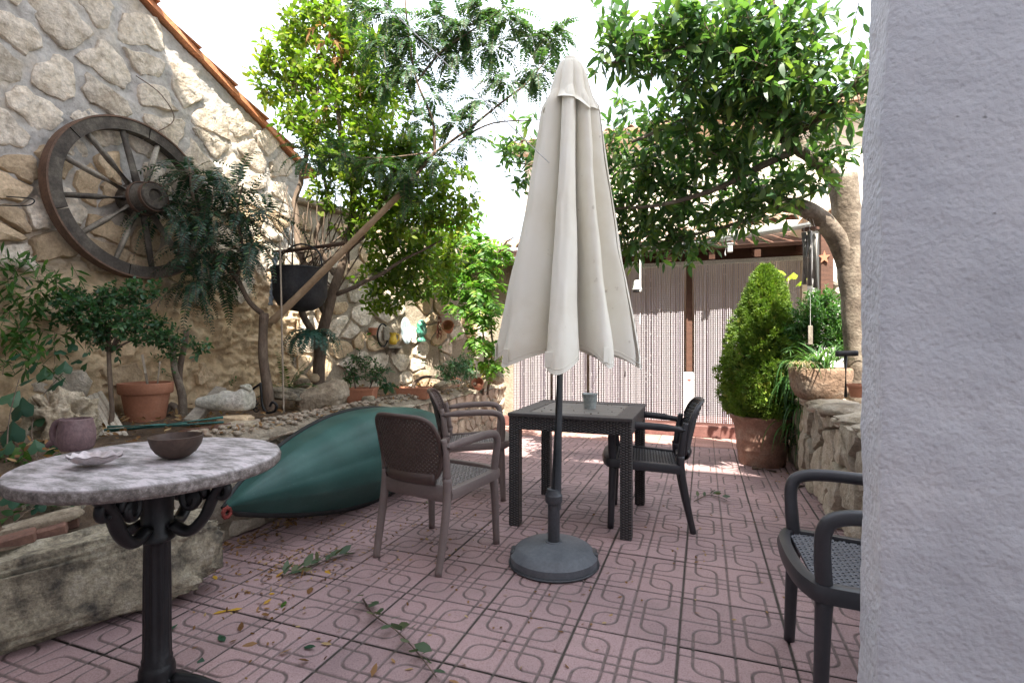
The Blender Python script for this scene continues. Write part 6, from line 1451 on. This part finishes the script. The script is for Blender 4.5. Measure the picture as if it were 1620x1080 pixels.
foliage(af, PB([(1275, 505, 4.8, 26), (1300, 495, 4.8, 30), (1330, 510, 4.75, 28), (1290, 530, 4.8, 28), (1320, 535, 4.75, 26), (1345, 530, 4.7, 20), (1262, 535, 4.8, 18), (1345, 560, 4.6, 22), (1305, 475, 4.85, 16)]), 120, .050, .0125, LM['fern'], 43, twig=.16, per_twig=20, up=.5, tr=.0012)
fg = thing('fig_sapling', 'thin fig sapling with yellow green lobed leaves behind the conifer', 'sapling', D(1248, 560, 5.3))
limb(fg, [D(1246, 600, 5.3), D(1243, 520, 5.3), D(1244, 470, 5.3), D(1248, 440, 5.3)], .008, .004, M['cane'], 'stem')
for k, (x, y, s, rz) in enumerate(((1238, 436, .12, 40), (1252, 442, .11, -30), (1262, 452, .11, -70), (1245, 466, .13, 100), (1270, 446, .06, -90))):
    o = bpy.data.objects.new('leaf', ime.copy() if k == 0 else fgm); COL.objects.link(o)
    if k == 0: fgm = o.data; fgm.materials.clear(); fgm.materials.append(LM['fig'])
    o.parent = fg; o.location = D(x, y, 5.28)-fg.location; o.scale = (s, s, s); o.rotation_euler = (R(50), R(10*k-20), R(rz))
M['black_plastic'] = pm('black_plastic', [(.3, (.018, .018, .019)), (.7, (.03, .03, .032))], 6, .5, .1, 60)
lp = thing('garden_lamp', 'black T shaped solar garden lamp on the low stone wall', 'lamp', D(1338, 628, 3.75))
MB().tube([(0, 0, 0), (0, 0, .30)], .012, 8).build('post', M['black_plastic'], lp, smooth=True)
RL = Matrix.Rotation(R(95), 4, 'Y'); mb = MB(); mb.M = Matrix.Translation((-.065, 0, .315)) @ Matrix.Rotation(R(88), 4, 'Y'); mb.lathe([(.001, 0), (.020, .002), (.023, .02), (.019, .06), (.021, .12), (.020, .14), (.001, .143)], 16); mb.build('head', M['black_plastic'], lp, smooth=True)
pot('small_pot', 'small terracotta pot on the right wall beside the stucco wall end', D(1356, 628, 3.5), .06, .09, M['terracotta'])
M['chime'] = pm('bamboo_grey', [(.3, (.22, .21, .195)), (.7, (.42, .40, .37))], 9, .75, .3, stretch=(3, 3, .6), perobj=.15)
wc = thing('wind_chime', 'bamboo wind chime hanging under the laurel limb', 'wind chime', D(1282, 330, 4.05)); O = wc.location.copy()
MB().lathe([(.001, -.012), (.062, -.012), (.062, .006), (.001, .008)], 20, (0, 0, D(1282, 362, 4.05).z-O.z)).build('disc', M['wood_dark'], wc)
for k, (x, y0, y1, dd) in enumerate(((1272, 368, 450, 4.02), (1281, 366, 452, 3.99), (1290, 370, 455, 4.02), (1276, 372, 440, 4.10), (1288, 372, 440, 4.10))):
    A, B = D(x, y0, dd)-O, D(x, y1, dd)-O; B.x = A.x; B.y = A.y
    MB().tube([A, B], [.019, .0195], 10).build('tube', M['chime'], wc, smooth=True)
    MB().tube([A+Vector((0, 0, .05)), A], .0015, 4).build('cord', M['white_paint'], wc)
for x in (1274, 1290, 1282): MB().tube([D(1280, 326, 4.05)-O, D(x, 362, 4.05)-O], .0018, 4).build('cord', M['white_paint'], wc)
A = D(1282, 362, 4.05)-O; MB().tube([A, Vector((A.x, A.y, D(1282, 515, 4.05).z-O.z))], .0016, 4).build('cord', M['white_paint'], wc)
q = Vector((A.x, A.y, D(1282, 530, 4.05).z-O.z)); MB().box(q, (.032, .012, .15), bev=.004).build('sail', M['old_wood'], wc)
# clothes line, bell, star, hooks, wall mask
M['cord_white'] = pm('white_cord', [(.3, (.55, .54, .52)), (.7, (.70, .69, .67))], 20, .8, .2)
strand('clothes_line', 'thin white cord strung in front of the parasol', 'cord', [D(560, -40, 2.7), D(700, 95, 2.6), D(850, 240, 2.55), D(940, 325, 4.4), D(1010, 400, 6.5), D(1062, 408, 6.7)], .0026, M['cord_white'])
be = thing('brass_bell', 'small greenish bell hanging from the porch roof before the curtain', 'bell', AY(1008, 458, 6.7))
M['verdigris'] = pm('verdigris', [(.3, (.34, .38, .33)), (.7, (.52, .54, .48))], 12, .6, .3)
MB().lathe([(.064, 0), (.06, .008), (.052, .03), (.045, .07), (.042, .10), (.03, .118), (.001, .124)], 22).build('body', M['verdigris'], be, auto=50)
MB().lathe([(.052, -.03), (.056, -.02), (.05, -.012), (.02, -.012)], 16).build('clapper', M['iron'], be)
MB().tube([(0, 0, .12), (0, 0, .30)], .004, 5).build('hanger', M['iron'], be)
o = be.location; MB().box(AY(1013, 430, 6.66)-o, (.02, .006, .50), bev=.002).build('strap', M['cord_white'], be); MB().tube([AY(1013, 495, 6.66)-o, AY(1012, 512, 6.66)-o], [.006, .012], 6).build('tassel', M['cord_white'], be)
sr = thing('star_ornament', 'terracotta star ornament on the porch beam right of the chime', 'ornament', AY(1304, 407, 6.50))
pts = [(math.sin(2*PI*k/10)*(.06 if k % 2 == 0 else .026), math.cos(2*PI*k/10)*(.075 if k % 2 == 0 else .03)) for k in range(10)]
MB().prism(pts, -.008, .008, Matrix.Rotation(R(90), 4, 'X')).build('star', M['terracotta'], sr)
MB().box((.03, .06, -.1), (.12, .09, 1.0), bev=.005).build('board', M['wood_dark'], sr)
M['glass'] = pm('clear_plastic', [(.3, (.45, .45, .43)), (.7, (.6, .6, .58))], 5, .2, 0, spec=.6)
fe_ = thing('bird_feeder', 'small clear bird feeder hung under the gutter', 'feeder', AY(1152, 400, 6.62))
MB().box((.02, 0, .05), (.055, .05, .09), bev=.006).build('box', M['glass'], fe_); MB().box((.02, 0, .105), (.08, .07, .012), bev=.003).build('lid', M['zinc'], fe_)
MB().tube([(.02, 0, .11), (.02, 0, .22)], .002, 4).build('wire', M['iron'], fe_); MB().tube([(-.02, 0, .09), (-.035, 0, .0), (-.03, 0, -.03)], .006, 5).build('perch', M['glass'], fe_)
mk = thing('wall_mask', 'small carved relief mask on the whitewashed wall behind the laurel trunk', 'ornament', AY(1328, 455, 6.585))
MB().blob((0, 0, .06), (.075, .035, .07), 20, 14, .5, 5, seed=2.2).build('relief', M['carved'], mk, smooth=True)
MB().blob((.02, 0, -.05), (.065, .035, .055), 20, 14, .5, 5, seed=4.2).build('relief', M['carved'], mk, smooth=True)

# ------------------------------------------------------------------ fallen leaves and twigs on the tiles
lf4 = leaf_mesh('leaf', np.zeros((1, 3)), np.array([[0, 1., 0]]), np.array([[0, 0, 1.]]), 1.0, .42, -.12, np.array([.2]))
def fallen(px, py, L, mat, label, lift=.004):
    p = AZ(px, py, 0); me = lf4.copy(); me.materials.append(mat); o = bpy.data.objects.new('fallen_leaf', me); COL.objects.link(o)
    o.location = p+Vector((0, 0, lift)); o.scale = (L, L, L); o.rotation_euler = (random.gauss(0, .18), random.gauss(0, .25), random.uniform(0, 6.28)); tag(o, label, 'leaf', 'fallen leaves on the tiles'); return o
FL = [(336, 972, .075, 'yellow', 'orange fallen leaf near the foot of the marble table'), (436, 914, .065, 'yellow', 'bright yellow fallen leaf left of the green sprig'), (338, 911, .05, 'yellow', 'small pale yellow fallen leaf beside the long lichen slab'), (492, 929, .075, 'dry', 'reddish fallen leaf below the green sprig'), (514, 903, .06, 'yellow', 'yellow fallen leaf tucked under the green sprig'), (384, 963, .06, 'yellow', 'tan yellow fallen leaf right of the orange one'), (452, 951, .06, 'vine', 'green and yellow fallen leaf in the middle of the tiles'), (426, 972, .055, 'dry', 'curled tan fallen leaf below the green and yellow one'), (386, 940, .04, 'dry', 'small brown fallen leaf near the tile joint'), (425, 940, .03, 'yellow', 'tiny pale green yellow fallen leaf'), (416, 957, .045, 'yellow', 'slim yellow fallen leaf lying at an angle'), (380, 1000, .06, 'dry', 'withered brown fallen leaf nearest the table column'), (440, 1036, .055, 'dry', 'curled brown fallen leaf near the bottom edge'), (490, 1046, .05, 'dry', 'pale brown fallen leaf right of the curled one'), (375, 1012, .04, 'dry', 'small orange brown fallen leaf'), (355, 1016, .07, 'ivy', 'grey green fallen leaf by the table foot'), (408, 1018, .06, 'dry', 'dark brown fallen leaf beside the table foot'), (588, 1072, .055, 'dry', 'yellow brown fallen leaf at the bottom edge'), (655, 1058, .04, 'dry', 'small tan fallen leaf beside the long sprig'), (525, 1020, .045, 'dry', 'narrow brown fallen leaf above the bottom edge'), (710, 1076, .06, 'dry', 'orange brown leaf stump at the end of the long sprig'), (690, 850, .03, 'dry', 'tiny dry leaf under the brown chair'), (410, 885, .04, 'dry', 'orange brown fallen leaf near the canoe'), (547, 832, .045, 'yellow', 'yellow fallen leaf in the shade beside the canoe'), (480, 1024, .06, 'ivy', 'grey fallen leaf lying flat near the bottom'), (625, 1050, .03, 'dry', 'tiny orange fallen leaf'), (320, 1040, .06, 'ivy', 'dull green fallen leaf left of the column'), (265, 1000, .05, 'ivy', 'small green fallen leaf behind the column')]
for (x, y, L, k, lab) in FL: fallen(x, y, L, LM[k], lab)
def sprig(name, label, path, leaves, L, mat, r=.004, seed=1):
    rr = random.Random(seed); P = crom([AZ(x, y, 0)+Vector((0, 0, .012)) for x, y in path], 6); t = thing(name, label, 'sprig', P[0])
    MB().tube([p-P[0] for p in P], lerpr(r, r*.5, len(P)), 5).build('stem', M['bark'], t, smooth=True)
    for k in range(leaves):
        i = int((k+.5)/leaves*(len(P)-1)); d = (P[min(i+1, len(P)-1)]-P[max(i-1, 0)]).normalized(); a = (1 if k % 2 else -1)*rr.uniform(.3, 1.1)
        yv = Matrix.Rotation(a, 3, 'Z') @ d; me = lf4.copy(); me.materials.append(mat); o = bpy.data.objects.new('leaf', me); COL.objects.link(o); o.parent = t
        o.location = P[i]-P[0]+Vector((0, 0, rr.uniform(.004, .02))); s = L*rr.uniform(.7, 1.2); o.scale = (s, s, s); o.rotation_euler = (rr.uniform(-.1, .7), rr.uniform(-.7, .7), math.atan2(-yv.x, yv.y))
sprig('laurel_sprig', 'long wilted laurel sprig on the tiles at the bottom centre', [(574, 950), (590, 975), (625, 1000), (655, 1030), (690, 1075)], 18, .085, LM['wilt'], seed=3)
sprig('laurel_sprig', 'green laurel sprig among dry leaves between canoe and chair', [(446, 915), (480, 903), (515, 890), (552, 880)], 20, .085, LM['wilt'], seed=5)
sprig('laurel_sprig', 'small green sprig on the tiles right of the table', [(1098, 795), (1122, 785), (1150, 793)], 9, .075, LM['wilt'], seed=8)
sprig('laurel_sprig', 'tiny green sprig near the brown chair foot', [(672, 806), (680, 800)], 3, .04, LM['wilt'], seed=9)
for k, (a, b, lab) in enumerate((((1190, 742), (1228, 748), 'dark stick on the tiles in front of the conifer pot'), ((1262, 771), (1288, 770), 'short dark stick beside the low stone wall'))):
    A, B = AZ(*a), AZ(*b); tag(MB().tube([Vector((0, 0, .014)), B-A+Vector((0, 0, .014))], [.014, .011], 6).build('stick', M['bark'], None, smooth=True, loc=A), lab, 'stick')
# litter: crumbs on the tiles, leaf litter at the foot of the wall and in the bed
gl = np.random.default_rng(5)
def litter(name, label, pts, size, mat, kind='stuff'):
    N = len(pts); d = gl.normal(size=(N, 3))*np.array([1, 1, .25]); nn = np.tile(np.array([[0, 0, 1.]]), (N, 1))+gl.normal(size=(N, 3))*.35
    return tag(link(name, leaf_mesh(name, pts, d, nn, size*(.5+gl.random(N)), size*.5, -.1), mat), label, 'litter', kind=kind)
P = []
for (x, y, sx, sy, n) in ((480, 890, 55, 16, 150), (560, 840, 60, 25, 90), (640, 830, 50, 30, 60), (400, 900, 60, 22, 110), (420, 980, 60, 40, 50), (700, 850, 40, 20, 40), (900, 880, 200, 60, 60), (1120, 800, 120, 80, 60), (740, 1000, 160, 50, 30), (760, 790, 50, 30, 50)):
    for _ in range(n):
        px, py = gl.normal(x, sx), gl.normal(y, sy)
        if 735 < py < 1078 and px > 300:
            q = AZ(px, py, 0); 
            if q.x > -2.66: P.append((q.x, q.y, .003))
litter('leaf_crumbs', 'scattered dry leaf crumbs on the patio tiles', np.array(P), .022, LM['dry'])
P = [(-2.66+.10*abs(gl.normal()), 2.2+2.6*gl.random(), .012+.02*gl.random()) for _ in range(420)]
litter('wall_litter', 'dry leaf litter along the foot of the retaining wall under the canoe', np.array(P), .035, LM['dry'])
P = [(-4.1+1.4*gl.random(), 1.0+5.9*gl.random()**1.0, 0) for _ in range(1500)]; P = np.array(P); P[:, 2] = BZ+.05*(1-(P[:, 0]+4.25)/1.55)+.035+.02*gl.random(len(P))
litter('bed_litter', 'brown leaf litter covering the raised bed', P, .04, LM['dry'])
P = [(1.0+1.2*gl.random(), 3.2+3.2*gl.random(), .80+.04*gl.random()) for _ in range(500)]
litter('bed_litter', 'dry leaf litter on the low wall bed at the right', np.array(P), .05, LM['dry'])

M['paper'] = pm('white_card', [(.3, (.70, .68, .65)), (.7, (.78, .76, .73))], 5, .7, .1)
nt = thing('post_notice', 'white card with a red cross fixed low on the dark porch post', 'notice', (-.17, 7.10, .30))
MB().box((0, 0, .26), (.13, .012, .52), bev=.003).build('card', M['paper'], nt)
M['red_print'] = pm('red_print', [(.3, (.50, .05, .04)), (.7, (.58, .08, .06))], 5, .6, 0)
MB().box((0, -.008, .42), (.045, .003, .014)).build('mark', M['red_print'], nt); MB().box((0, -.0085, .42), (.014, .003, .045)).build('mark', M['red_print'], nt)
tag(MB().box((0, 0, .045), (.10, .08, .09), bev=.006).build('wood_block', M['pale_board'], None, loc=AZ(896, 684, 0)), 'pale wooden block on the tiles beyond the table', 'block')
